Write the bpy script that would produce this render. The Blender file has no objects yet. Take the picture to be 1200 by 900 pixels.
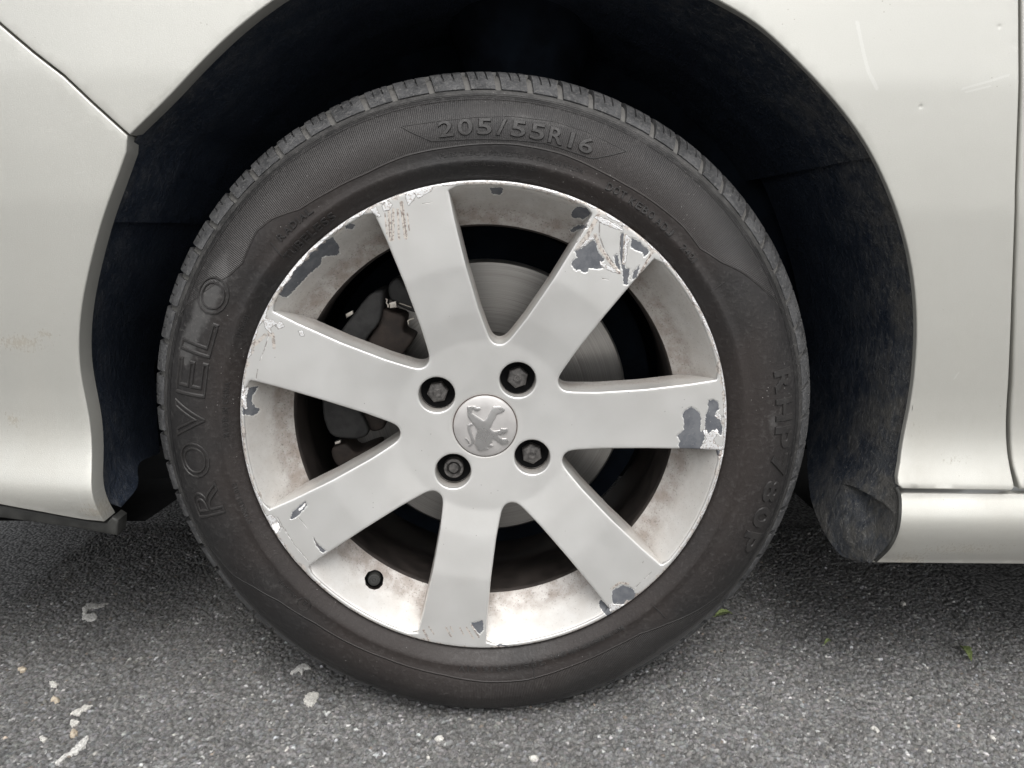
import bpy, bmesh, math, random
import numpy as np
from mathutils import Vector, Matrix
from mathutils.geometry import delaunay_2d_cdt

random.seed(7)
rng = np.random.default_rng(11)
sc = bpy.context.scene
col = sc.collection
rad = math.radians
ZC = 0.30                                   # height of the wheel centre

# ------------------------------------------------------------------ camera
CAM = np.array([0.01388, -0.67006, ZC + 0.2032])
PIT, YAW, ROLL, F = 0.2325, 0.01577, 0.01, 900.0
cd = bpy.data.cameras.new("camera")
cam = bpy.data.objects.new("camera", cd)
col.objects.link(cam)
cd.sensor_width = 36.0
cd.lens = 27.0
cd.clip_start = 0.01
cd.clip_end = 3000
Rm = Matrix.Rotation(-YAW, 4, 'Z') @ Matrix.Rotation(rad(90) - PIT, 4, 'X') @ Matrix.Rotation(ROLL, 4, 'Z')
cam.matrix_world = Matrix.Translation(Vector(CAM.tolist())) @ Rm
sc.camera = cam

# ------------------------------------------------------------------ sky, sun, exposure
SUN_EL, SUN_AZ = rad(58), rad(172)
w = bpy.data.worlds.new("World")
sc.world = w
w.use_nodes = True
wn, wl = w.node_tree.nodes, w.node_tree.links
wn.clear()
sky = wn.new('ShaderNodeTexSky')
sky.sky_type = 'NISHITA'
sky.sun_disc = False
sky.sun_elevation = SUN_EL
sky.sun_rotation = SUN_AZ
sky.dust_density = 4.0
sky.air_density = 1.2
hs = wn.new('ShaderNodeHueSaturation')
hs.inputs['Saturation'].default_value = 0.12   # a grey, overcast sky
bg = wn.new('ShaderNodeBackground')
bg.inputs['Strength'].default_value = 0.13
wo = wn.new('ShaderNodeOutputWorld')
wl.new(sky.outputs[0], hs.inputs['Color'])
wl.new(hs.outputs[0], bg.inputs['Color'])
wl.new(bg.outputs[0], wo.inputs['Surface'])
sd = bpy.data.lights.new("sun", 'SUN')
sun = bpy.data.objects.new("sun", sd)
col.objects.link(sun)
sd.energy = 0.65
sd.angle = rad(40)
sd.color = (1.0, 0.975, 0.94)
sdir = Vector((math.sin(SUN_AZ) * math.cos(SUN_EL), math.cos(SUN_AZ) * math.cos(SUN_EL), math.sin(SUN_EL)))
sun.rotation_euler = sdir.to_track_quat('Z', 'Y').to_euler()
sc.view_settings.view_transform = 'Standard'
sc.view_settings.look = 'None'
sc.view_settings.gamma = 1.0
sc.view_settings.exposure = 0.9

# ------------------------------------------------------------------ pixel <-> place
def ray(px):
    px = np.atleast_2d(np.asarray(px, float))
    a, b = px[:, 0] - 600, px[:, 1] - 450
    c, s = math.cos(ROLL), math.sin(ROLL)
    u, v = c * a + s * b, -s * a + c * b
    x, up, fy = u / F, -v / F, np.ones(len(u))
    c, s = math.cos(PIT), math.sin(PIT)
    y, z = c * fy + s * up, -s * fy + c * up
    c, s = math.cos(YAW), math.sin(YAW)
    return np.stack([c * x + s * y, -s * x + c * y, z], 1)

def at_y(px, y):
    d = ray(px)
    t = (np.asarray(y) - CAM[1]) / d[:, 1]
    return CAM + d * t[:, None]

def at_ground(px, z=0.0):
    d = ray(px)
    t = (z - CAM[2]) / d[:, 2]
    return CAM + d * t[:, None]

# ------------------------------------------------------------------ object helpers
def link(name, me, mats, parent=None, loc=None):
    o = bpy.data.objects.new(name, me)
    col.objects.link(o)
    for m in (mats if isinstance(mats, (list, tuple)) else [mats]):
        if m is not None:
            me.materials.append(m)
    if parent is not None:
        o.parent = parent
    if loc is not None:
        o.location = loc
    return o

def make_mesh(name, verts, faces, mats, parent=None, smooth=True, loc=None, auto=None):
    me = bpy.data.meshes.new(name)
    me.from_pydata([tuple(map(float, v)) for v in verts], [], [tuple(map(int, f)) for f in faces])
    me.validate()
    me.update()
    me.polygons.foreach_set('use_smooth', [smooth] * len(me.polygons))
    if auto is not None:
        me.set_sharp_from_angle(angle=rad(auto))
    return link(name, me, mats, parent, loc)

def bm_obj(name, bm, mats, parent=None, smooth=True, auto=40, loc=None):
    me = bpy.data.meshes.new(name)
    bmesh.ops.recalc_face_normals(bm, faces=bm.faces)
    bm.to_mesh(me)
    bm.free()
    me.polygons.foreach_set('use_smooth', [smooth] * len(me.polygons))
    if smooth and auto:
        me.set_sharp_from_angle(angle=rad(auto))
    return link(name, me, mats, parent, loc)

def attr(me, name, vals):
    a = me.attributes.new(name, 'FLOAT', 'POINT')
    a.data.foreach_set('value', np.ascontiguousarray(vals, dtype=np.float32))

def attr_col(me, name, rgb):
    a = me.attributes.new(name, 'FLOAT_COLOR', 'POINT')
    c = np.ones((len(rgb), 4), np.float32)
    c[:, :3] = rgb
    a.data.foreach_set('color', c.ravel())

def empty(name, loc, parent=None, **props):
    o = bpy.data.objects.new(name, None)
    col.objects.link(o)
    o.location = loc
    o.parent = parent
    o.empty_display_size = 0.05
    for k, v in props.items():
        o[k] = v
    return o

# ------------------------------------------------------------------ node helper
class NT:
    def __init__(self, name):
        self.m = bpy.data.materials.new(name)
        self.m.use_nodes = True
        self.t = self.m.node_tree
        self.n, self.l = self.t.nodes, self.t.links
        self.b = self.n['Principled BSDF']
        self.tc = None
    def put(self, sock, v):
        if hasattr(v, 'is_output'):
            self.l.new(v, sock)
        elif sock.type == 'RGBA' and not isinstance(v, (int, float)):
            sock.default_value = (*v[:3], 1)
        elif sock.type == 'RGBA':
            sock.default_value = (v, v, v, 1)
        else:
            sock.default_value = v
    def coord(self):
        if self.tc is None:
            self.tc = self.n.new('ShaderNodeTexCoord')
        return self.tc.outputs['Object']
    def math(self, op, a, b=0.0, c=0.0, clamp=False):
        x = self.n.new('ShaderNodeMath')
        x.operation = op
        x.use_clamp = clamp
        for i, v in enumerate((a, b, c)):
            self.put(x.inputs[i], v)
        return x.outputs[0]
    def noise(self, scale, detail=4, rough=.55, vec=None, dist=0.0):
        x = self.n.new('ShaderNodeTexNoise')
        self.put(x.inputs['Vector'], vec if vec is not None else self.coord())
        x.inputs['Scale'].default_value = scale
        x.inputs['Detail'].default_value = detail
        x.inputs['Roughness'].default_value = rough
        x.inputs['Distortion'].default_value = dist
        return x.outputs['Fac']
    def vor(self, scale, feature='F1', vec=None, out='Distance'):
        x = self.n.new('ShaderNodeTexVoronoi')
        x.feature = feature
        self.put(x.inputs['Vector'], vec if vec is not None else self.coord())
        x.inputs['Scale'].default_value = scale
        return x.outputs[out]
    def map(self, scale=(1, 1, 1), rot=(0, 0, 0), vec=None):
        x = self.n.new('ShaderNodeMapping')
        self.put(x.inputs['Vector'], vec if vec is not None else self.coord())
        x.inputs['Scale'].default_value = scale
        x.inputs['Rotation'].default_value = rot
        return x.outputs[0]
    def step(self, v, a, b, lo=0.0, hi=1.0):
        x = self.n.new('ShaderNodeMapRange')
        x.interpolation_type = 'SMOOTHSTEP'
        self.put(x.inputs[0], v)
        for i, q in enumerate((a, b, lo, hi)):
            self.put(x.inputs[i + 1], q)
        return x.outputs[0]
    def mix(self, f, a, b):
        x = self.n.new('ShaderNodeMix')
        x.data_type = 'RGBA'
        self.put(x.inputs[0], f)
        self.put(x.inputs[6], a)
        self.put(x.inputs[7], b)
        return x.outputs[2]
    def mixf(self, f, a, b):
        x = self.n.new('ShaderNodeMix')
        x.data_type = 'FLOAT'
        self.put(x.inputs[0], f)
        self.put(x.inputs[2], a)
        self.put(x.inputs[3], b)
        return x.outputs[0]
    def attr(self, name, out='Fac'):
        x = self.n.new('ShaderNodeAttribute')
        x.attribute_name = name
        return x.outputs[out]
    def sep(self, vec=None):
        x = self.n.new('ShaderNodeSeparateXYZ')
        self.put(x.inputs[0], vec if vec is not None else self.coord())
        return x.outputs
    def comb(self, x_, y_, z_):
        x = self.n.new('ShaderNodeCombineXYZ')
        for i, v in enumerate((x_, y_, z_)):
            self.put(x.inputs[i], v)
        return x.outputs[0]
    def bump(self, h, dist=.001, strength=1.0, normal=None):
        x = self.n.new('ShaderNodeBump')
        self.put(x.inputs['Height'], h)
        x.inputs['Distance'].default_value = dist
        x.inputs['Strength'].default_value = strength
        if normal is not None:
            self.l.new(normal, x.inputs['Normal'])
        return x.outputs[0]
    def polar(self):
        x, y, z = self.sep()
        r = self.math('SQRT', self.math('ADD', self.math('MULTIPLY', x, x), self.math('MULTIPLY', z, z)))
        th = self.math('ARCTAN2', z, x)
        return r, th
    def set(self, **k):
        names = dict(color='Base Color', rough='Roughness', metal='Metallic', normal='Normal', coat='Coat Weight',
                     coat_rough='Coat Roughness', spec='Specular IOR Level', sheen='Sheen Weight', aniso='Anisotropic', coat_normal='Coat Normal')
        for a, v in k.items():
            self.put(self.b.inputs[names[a]], v)
        return self.m

# ------------------------------------------------------------------ materials
def mat_simple(name, c, rough=.6, metal=0, nscale=60, namp=.3, bumpd=0.0, spec=.5):
    t = NT(name)
    n = t.noise(nscale, 5)
    t.set(color=t.mix(t.step(n, .3, .7), tuple(q * (1 - namp) for q in c), tuple(q * (1 + namp) for q in c)),
          rough=t.step(n, .2, .8, rough - .08, rough + .08), metal=metal, spec=spec)
    if bumpd:
        t.set(normal=t.bump(n, bumpd))
    return t.m

def mat_paint():
    t = NT('silver_paint')
    flake = t.vor(2600, out='Color')
    base = (.520, .513, .472)
    n1 = t.noise(5, 3)
    c = t.mix(t.step(n1, .3, .7), tuple(q * .975 for q in base), tuple(q * 1.015 for q in base))
    sp = t.sep(flake)[0]
    c = t.mix(t.math('MULTIPLY', sp, .10), c, (.65, .64, .61))
    # road film: low down, streaky and blotchy
    z = t.sep()[2]
    low = t.step(z, .62, .20)
    dirt = t.noise(9, 6, .62, t.map((1, 1, .45)))
    fine = t.noise(160, 3, .6)
    film = t.math('MULTIPLY', low, t.math('MULTIPLY', t.step(dirt, .34, .72), t.mixf(fine, .3, .75)))
    c = t.mix(t.math('MULTIPLY', film, .55), c, (.235, .210, .170))
    scuff = t.attr('scuff')
    sn = t.noise(420, 4, .7, t.map((1, 1, .6)))
    sm = t.math('MULTIPLY', t.step(t.math('ADD', scuff, t.math('MULTIPLY', t.math('SUBTRACT', sn, .5), 2.2)), .45, .75), .7)
    c = t.mix(sm, c, (.28, .25, .20))
    scr_refl = t.attr('scratch')
    scr_refl_mask = t.step(t.math('ADD', scr_refl, t.math('MULTIPLY', t.math('SUBTRACT', t.noise(700, 3), .5), .5)), .5, .62)
    c = t.mix(t.math('MULTIPLY', scr_refl_mask, .16), c, (.80, .80, .78))  # scratches, plus the wing's reflections painted as pale streaks
    spec = t.vor(150)
    spots = t.math('MULTIPLY', t.step(spec, .10, .05), t.step(t.noise(23, 2), .56, .66))
    c = t.mix(t.math('MULTIPLY', spots, .5), c, (.2, .17, .13))
    orange = t.noise(240, 2)
    wav = t.noise(14, 2)
    nb = t.bump(t.math('ADD', t.math('MULTIPLY', orange, .02), t.math('MULTIPLY', wav, .5)), .0007)
    flb = t.bump(sp, .00006, 1, nb)
    t.set(color=c, metal=t.math('SUBTRACT', .52, t.math('ADD', t.math('MULTIPLY', film, .35), t.math('MULTIPLY', sm, .6))),
          rough=t.math('ADD', .40, t.math('MULTIPLY', film, .2)), coat=t.math('SUBTRACT', .75, t.math('MULTIPLY', film, .5)),
          coat_rough=t.step(n1, .2, .8, .04, .10), normal=flb, coat_normal=nb)
    return t.m

def mat_alloy():
    t = NT('alloy_paint')
    n = t.noise(38, 4)
    n2 = t.noise(300, 4)
    flake = t.sep(t.vor(3400, out='Color'))[0]
    c = t.mix(t.step(n, .2, .8), (.668, .662, .640), (.692, .686, .666))
    c = t.mix(t.math('MULTIPLY', flake, .12), c, (.78, .78, .78))
    # brake dust
    gr = t.attr('grime')
    blot = t.noise(70, 5, .65)
    specks = t.noise(520, 3, .7)
    g = t.math('MULTIPLY', gr, t.step(blot, .25, .75, .45, 1.0), clamp=True)
    g2 = t.math('MULTIPLY', t.step(t.math('ADD', specks, t.math('MULTIPLY', gr, .08)), .64, .74), t.math('MULTIPLY', gr, .9, clamp=True))
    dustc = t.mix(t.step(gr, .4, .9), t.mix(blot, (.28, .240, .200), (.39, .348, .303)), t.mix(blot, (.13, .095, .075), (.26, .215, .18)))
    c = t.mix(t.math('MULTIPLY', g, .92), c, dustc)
    c = t.mix(t.math('MULTIPLY', g2, .6), c, (.06, .05, .045))
    sp2 = t.math('MULTIPLY', t.step(t.noise(700, 2, .6), .65, .72), t.math('MULTIPLY', t.step(gr, .10, .34), t.step(t.noise(26, 3), .4, .62)))
    c = t.mix(t.math('MULTIPLY', sp2, .5), c, (.12, .09, .075))
    film = t.math('MULTIPLY', t.step(t.noise(11, 4), .4, .75), .10)
    c = t.mix(film, c, (.40, .36, .32))
    fl = t.math('MULTIPLY', t.step(t.vor(120), .07, .03), t.step(t.noise(19, 2), .50, .60))
    c = t.mix(t.math('MULTIPLY', fl, .6), c, (.13, .11, .10))
    # paint peel, bare metal, scratches (fields in mm, edges broken up by noise)
    wob = t.math('MULTIPLY', t.math('SUBTRACT', t.noise(340, 4, .6), .5), 3.6)
    wob2 = t.math('MULTIPLY', t.math('SUBTRACT', t.noise(700, 3, .6), .5), 1.6)
    chip = t.math('ADD', t.attr('chip'), wob)
    cm = t.step(chip, -.12, .12)
    edge = t.math('MULTIPLY', t.step(chip, -.75, -.2), t.math('SUBTRACT', 1.0, cm))
    primer = t.mix(t.step(t.noise(95, 5, .7), .35, .65), (.085, .09, .102), (.135, .14, .15))
    primer = t.mix(t.math('MULTIPLY', t.step(n2, .66, .74), .7), primer, (.45, .44, .43))
    c = t.mix(t.math('MULTIPLY', edge, t.step(n2, .38, .62, .1, .8)), c, (.84, .85, .83))
    c = t.mix(cm, c, primer)
    rust = t.math('ADD', t.attr('rust'), t.math('MULTIPLY', wob2, .55))
    rm = t.math('MULTIPLY', t.step(rust, -.3, .5), t.step(t.noise(260, 3), .25, .5, .45, 1.0))
    c = t.mix(t.math('MULTIPLY', rm, .75), c, t.mix(t.step(t.noise(420, 3), .38, .55), (.24, .17, .135), (.74, .67, .60)))
    dk = t.math('ADD', t.attr('gouge'), t.math('MULTIPLY', wob2, .18))
    dm = t.step(dk, -.15, .15)
    c = t.mix(t.math('MULTIPLY', dm, t.step(t.noise(230, 3), .36, .56, .15, .75)), c, (.10, .08, .07))
    met = t.math('ADD', t.attr('metal'), t.math('MULTIPLY', wob, .8))
    mm = t.step(met, -.12, .12)
    medge = t.math('MULTIPLY', t.step(met, -.6, -.15), t.math('SUBTRACT', 1.0, mm))
    c = t.mix(t.math('MULTIPLY', medge, .7), c, (.10, .085, .08))
    c = t.mix(mm, c, t.mix(t.step(t.noise(650, 3, .7), .36, .50), (.50, .44, .40), (.88, .88, .88)))
    bad = t.math('MAXIMUM', cm, t.math('MAXIMUM', dm, t.math('MULTIPLY', g, .8)))
    h = t.math('ADD', t.math('MULTIPLY', t.step(chip, -1.2, .15), -.9), t.math('ADD', t.math('MULTIPLY', t.noise(420, 3), .10), t.math('ADD', t.math('MULTIPLY', dm, -.7), t.math('MULTIPLY', mm, t.math('MULTIPLY', t.noise(800, 2), .8)))))
    nb = t.bump(h, .00035)
    t.set(color=c, metal=t.math('MULTIPLY', .70, t.math('SUBTRACT', 1, bad)), rough=t.mixf(bad, t.step(n, .2, .8, .40, .48), .6),
          coat=t.math('MULTIPLY', .22, t.math('SUBTRACT', 1, bad)), coat_rough=.12, normal=nb)
    return t.m

def mat_tyre():
    t = NT('tyre_rubber')
    r, th = t.polar()
    wave = t.attr('wave')          # mm outside the moulded boundary line
    hs_ = t.attr('hatch')
    n = t.noise(30, 5, .6)
    n2 = t.noise(260, 4, .65)
    c = t.mix(t.step(n, .3, .7), (.0095, .0093, .0098), (.0170, .0163, .0163))
    brown = t.math('MULTIPLY', t.step(r, .300, .236), t.step(t.noise(6, 3), .28, .58))
    c = t.mix(t.math('MULTIPLY', brown, .75), c, (.025, .0185, .0160))
    dust = t.attr('dust')
    dn = t.math('ADD', dust, t.math('MULTIPLY', t.math('SUBTRACT', t.noise(46, 6, .65), .5), .9))
    c = t.mix(t.math('MULTIPLY', t.step(dn, .42, .75), .6), c, (.085, .083, .081))
    c = t.mix(t.math('MULTIPLY', t.step(n2, .50, .75), t.math('ADD', .20, t.math('MULTIPLY', dust, .5))), c, (.11, .105, .10))
    sp = t.vor(210)
    c = t.mix(t.math('MULTIPLY', t.step(sp, .09, .05), t.step(t.noise(12, 2), .53, .62)), c, (.30, .29, .28))
    shoulder = t.step(r, .286, .300)
    c = t.mix(t.math('MULTIPLY', shoulder, t.step(t.noise(70, 5, .7), .3, .7, .25, .75)), c, (.105, .102, .097))
    c = t.mix(t.math('MULTIPLY', t.step(r, .2952, .2962), t.step(n2, .25, .6, .5, .95)), c, (.155, .150, .142))
    saw = t.math('SINE', t.math('MULTIPLY', th, 1050.0))
    zone = t.math('MULTIPLY', hs_, t.math('MULTIPLY', t.step(wave, .2, 1.2), t.step(r, .2885, .2865)))
    hatch = t.math('MULTIPLY', saw, zone)
    ridge = t.math('MULTIPLY', t.math('ADD', t.step(wave, -1.0, -.1), t.step(wave, .9, .1)), .5)
    ridge = t.math('MULTIPLY', t.step(wave, -1.1, -.2), t.step(wave, .9, 0.0))
    lines = t.math('ADD', t.step(t.math('ABSOLUTE', t.math('SUBTRACT', r, .2905)), .0011, .0003), t.step(t.math('ABSOLUTE', t.math('SUBTRACT', r, .2868)), .0012, .0003))
    lines = t.math('ADD', lines, t.step(t.math('ABSOLUTE', t.math('SUBTRACT', r, .2884)), .0010, .0003), t.math('MULTIPLY', t.step(t.math('ABSOLUTE', t.math('SUBTRACT', r, .2918)), .0009, .0002), .6))
    h = t.math('ADD', t.math('MULTIPLY', hatch, .22), t.math('ADD', t.math('MULTIPLY', ridge, .9), t.math('ADD', t.math('MULTIPLY', lines, -1.5), t.math('MULTIPLY', n2, .55))))
    h = t.math('ADD', h, t.math('MULTIPLY', t.step(wave, .6, -.4), .5))
    c = t.mix(t.math('MULTIPLY', t.math('MULTIPLY', t.math('ADD', t.math('MULTIPLY', saw, .5), .5), zone), .34), c, (.085, .08, .077))
    c = t.mix(t.math('MULTIPLY', ridge, .22), c, (.085, .08, .077))
    t.set(color=c, rough=t.mixf(t.step(t.noise(5, 3), .35, .65), t.step(n2, .2, .8, .38, .60), t.step(n2, .2, .8, .55, .75)), spec=.42, normal=t.bump(h, .0008))
    return t.m

def mat_tread():
    t = NT('tread_rubber')
    n = t.noise(45, 5, .7)
    n2 = t.noise(320, 4, .7)
    c = t.mix(t.step(n, .3, .7), (.034, .0345, .036), (.090, .090, .092))
    c = t.mix(t.math('MULTIPLY', t.step(n2, .48, .68), .6), c, (.15, .147, .142))
    t.set(color=c, rough=.68, spec=.3, normal=t.bump(t.math('ADD', n2, n), .0012))
    return t.m

def mat_letter():
    t = NT('letter_rubber')
    n = t.noise(60, 5)
    n2 = t.noise(330, 4, .7)
    c = t.mix(t.step(n, .3, .7), (.0165, .0150, .0146), (.0255, .0235, .0225))
    c = t.mix(t.math('MULTIPLY', t.step(n2, .56, .75), .4), c, (.08, .078, .075))
    t.set(color=c, rough=t.step(n2, .2, .8, .42, .62), spec=.45, normal=t.bump(n2, .0004))
    return t.m

def mat_liner():
    t = NT('liner_plastic')
    m = t.map((3.0, 1.0, .45))
    n = t.noise(26, 6, .65, m)
    n2 = t.noise(240, 5, .7)
    streak = t.noise(60, 5, .7, t.map((6, 3.2, .35)))
    c = t.mix(t.step(n, .3, .7), (.013, .016, .022), (.028, .033, .042))
    mud = t.attr('mud')
    f = t.math('MULTIPLY', t.step(t.math('ADD', streak, t.math('MULTIPLY', mud, .16)), .52, .78), t.math('ADD', .14, t.math('MULTIPLY', mud, .75)))
    c = t.mix(f, c, (.10, .096, .09))
    c = t.mix(t.math('MULTIPLY', t.step(n2, .60, .74), t.math('ADD', .10, t.math('MULTIPLY', mud, .5))), c, (.19, .185, .175))
    h = t.math('ADD', t.math('MULTIPLY', n, 1.0), t.math('MULTIPLY', n2, .8))
    t.set(color=c, rough=t.step(n2, .3, .7, .48, .75), spec=.35, normal=t.bump(h, .0022))
    return t.m

def mat_flap():
    t = NT('muddy_plastic')
    n = t.noise(30, 6, .7)
    ns = t.noise(52, 6, .7, t.map((1.6, 1.4, .32)))
    n2 = t.noise(210, 5, .75, t.map((1, 1, .6)))
    n3 = t.noise(480, 3, .7)
    mud = t.attr('mud')
    c = t.mix(t.step(n, .3, .7), (.010, .0165, .030), (.021, .029, .045))
    f = t.math('MULTIPLY', t.step(t.math('ADD', t.math('ADD', t.math('MULTIPLY', n, .4), t.math('MULTIPLY', ns, .6)), t.math('MULTIPLY', mud, .18)), .47, .68), t.math('MULTIPLY', mud, .95, clamp=True))
    c = t.mix(f, c, t.mix(t.step(n, .4, .6), (.075, .080, .088), (.110, .106, .098)))
    c = t.mix(t.math('MULTIPLY', t.step(n2, .52, .66), t.math('MULTIPLY', mud, .75)), c, (.19, .185, .172))
    c = t.mix(t.math('MULTIPLY', t.step(n2, .46, .32), .6), c, (.010, .011, .014))
    c = t.mix(t.math('MULTIPLY', t.step(n3, .64, .72), t.math('MULTIPLY', mud, .7)), c, (.36, .35, .32))
    t.set(color=c, rough=t.step(n2, .3, .7, .5, .8), spec=.3, normal=t.bump(t.math('ADD', t.math('ADD', n, n2), t.math('MULTIPLY', n3, .4)), .0024))
    return t.m

def mat_disc():
    t = NT('disc_iron')
    r, th = t.polar()
    rings = t.noise(1, 3, .7, t.comb(t.math('MULTIPLY', r, 900), t.math('MULTIPLY', th, .6), 0.0))
    rings2 = t.noise(1, 2, .7, t.comb(t.math('MULTIPLY', r, 3200), t.math('MULTIPLY', th, 1.4), 0.0))
    k = t.math('ADD', t.math('MULTIPLY', rings, .6), t.math('MULTIPLY', rings2, .4))
    c = t.mix(t.step(k, .3, .7), (.30, .285, .265), (.50, .485, .465))
    t.set(color=c, metal=.9, rough=t.step(k, .3, .7, .30, .42), aniso=.5, normal=t.bump(k, .00012))
    return t.m

def mat_road():
    t = NT('asphalt')
    near = t.attr('near')
    cn = t.attr('stone_color', 'Color')
    vcol = t.sep(t.vor(240, out='Color'))
    vd = t.vor(240)
    far = t.mix(t.step(vcol[0], .0, 1.0), (.11, .11, .11), (.24, .237, .232))
    far = t.mix(t.step(vd, .45, .75), far, (.022, .022, .022))
    fine = t.noise(1300, 3, .65)
    c = t.mix(near, far, cn)
    c = t.mix(t.math('MULTIPLY', t.step(fine, .4, .7), .34), c, (.30, .297, .29))
    c = t.mix(t.math('MULTIPLY', t.step(fine, .48, .25), .5), c, (.02, .02, .02))
    big = t.noise(2.2, 4)
    c = t.mix(t.math('MULTIPLY', t.step(big, .35, .7), .14), c, (.13, .122, .112))
    h = t.math('ADD', t.math('MULTIPLY', t.math('SUBTRACT', 1.0, near), t.math('MULTIPLY', vd, -3.0)), t.math('MULTIPLY', fine, .55))
    t.set(color=c, rough=t.step(fine, .3, .7, .62, .85), spec=.35, normal=t.bump(h, .0007))
    return t.m

M = dict(paint=mat_paint(), alloy=mat_alloy(), tyre=mat_tyre(), tread=mat_tread(), letter=mat_letter(), liner=mat_liner(), flap=mat_flap(),
         disc=mat_disc(), road=mat_road())
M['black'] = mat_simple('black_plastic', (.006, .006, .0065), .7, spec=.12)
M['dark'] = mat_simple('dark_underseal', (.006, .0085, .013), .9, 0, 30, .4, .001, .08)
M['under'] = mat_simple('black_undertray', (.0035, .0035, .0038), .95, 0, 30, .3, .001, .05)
M['lip'] = mat_simple('grey_rubber', (.022, .022, .020), .62, 0, 70, .45, .0006)
M['bolt'] = mat_simple('bolt_steel', (.085, .080, .076), .6, .3, 260, .45, .0003)
M['silver'] = mat_simple('clean_steel', (.62, .58, .52), .35, .8)
M['cap'] = mat_simple('cap_paint', (.585, .565, .55), .42, .62, 70, .05)
M['chrome'] = mat_simple('emblem_metal', (.52, .51, .50), .30, .85, 50, .06)
M['caliper'] = mat_simple('cast_iron', (.030, .0295, .029), .68, .15, 120, .35, .0008)
M['caliper_brown'] = mat_simple('dusty_iron', (.034, .0255, .021), .75, .1, 120, .35, .0008)
M['barrel'] = mat_simple('barrel_metal', (.030, .024, .021), .7, .2, 60, .4)
M['seam'] = mat_simple('seam_grime', (.060, .040, .035), .8)
M['lens'] = mat_simple('smoked_plastic', (.02, .02, .022), .2)

# ------------------------------------------------------------------ 2-D helpers
def resample(P, step, closed=True):
    P = np.asarray(P, float)
    Q = np.vstack([P, P[:1]]) if closed else P
    d = np.hypot(*np.diff(Q, axis=0).T)
    s = np.concatenate([[0], np.cumsum(d)])
    n = max(int(round(s[-1] / step)), 4)
    tt = np.linspace(0, s[-1], n + (0 if closed else 1), endpoint=not closed)
    return np.stack([np.interp(tt, s, Q[:, 0]), np.interp(tt, s, Q[:, 1])], 1)

def refine(P, step):
    # add points on long edges, keep corners
    out = []
    P = np.asarray(P, float)
    for a, b in zip(P, np.roll(P, -1, 0)):
        n = max(1, int(math.ceil(np.hypot(*(b - a)) / step)))
        for k in range(n):
            out.append(a + (b - a) * k / n)
    return np.array(out)

def spline(P, n=12, closed=False):
    P = np.asarray(P, float)
    if closed:
        Q = np.vstack([P[-1:], P, P[:2]])
    else:
        Q = np.vstack([2 * P[0] - P[1], P, 2 * P[-1] - P[-2]])
    out = []
    tt = np.linspace(0, 1, n, endpoint=False)[:, None]
    for i in range(1, len(Q) - 2):
        a, b, c, d = Q[i - 1], Q[i], Q[i + 1], Q[i + 2]
        out.append(.5 * ((2 * b) + (-a + c) * tt + (2 * a - 5 * b + 4 * c - d) * tt ** 2 + (-a + 3 * b - 3 * c + d) * tt ** 3))
    r = np.vstack(out)
    return r if closed else np.vstack([r, P[-1:]])

def area(P):
    x, y = np.asarray(P).T
    return .5 * np.sum(x * np.roll(y, -1) - np.roll(x, -1) * y)

def inside(pts, poly):
    x, y = pts[:, 0], pts[:, 1]
    c = np.zeros(len(pts), bool)
    for (x1, y1), (x2, y2) in zip(poly, np.roll(poly, -1, 0)):
        if y1 == y2:
            continue
        m = ((y1 > y) != (y2 > y)) & (x < (x2 - x1) * (y - y1) / (y2 - y1) + x1)
        c ^= m
    return c

def dist_line(pts, poly, closed=True):
    d = np.full(len(pts), 1e9)
    B = np.roll(poly, -1, 0) if closed else poly[1:]
    A = poly if closed else poly[:-1]
    for a, b in zip(A, B):
        ab = b - a
        L = ab @ ab
        if L < 1e-16:
            continue
        t = np.clip(((pts - a) @ ab) / L, 0, 1)
        q = pts - a - t[:, None] * ab
        d = np.minimum(d, np.hypot(q[:, 0], q[:, 1]))
    return d

def sdist(pts, poly):           # + inside
    d = dist_line(pts, poly)
    return np.where(inside(pts, poly), d, -d)

def offset(P, d):
    """inset a CCW loop by d (a CW loop is grown into the material by the same call)"""
    a = P - np.roll(P, 1, 0)
    b = np.roll(P, -1, 0) - P
    na = np.stack([-a[:, 1], a[:, 0]], 1) / np.maximum(np.hypot(*a.T), 1e-12)[:, None]
    nb = np.stack([-b[:, 1], b[:, 0]], 1) / np.maximum(np.hypot(*b.T), 1e-12)[:, None]
    n = na + nb
    n /= np.maximum((n * n).sum(1), .35)[:, None] / 2
    return P + n * d

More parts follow.
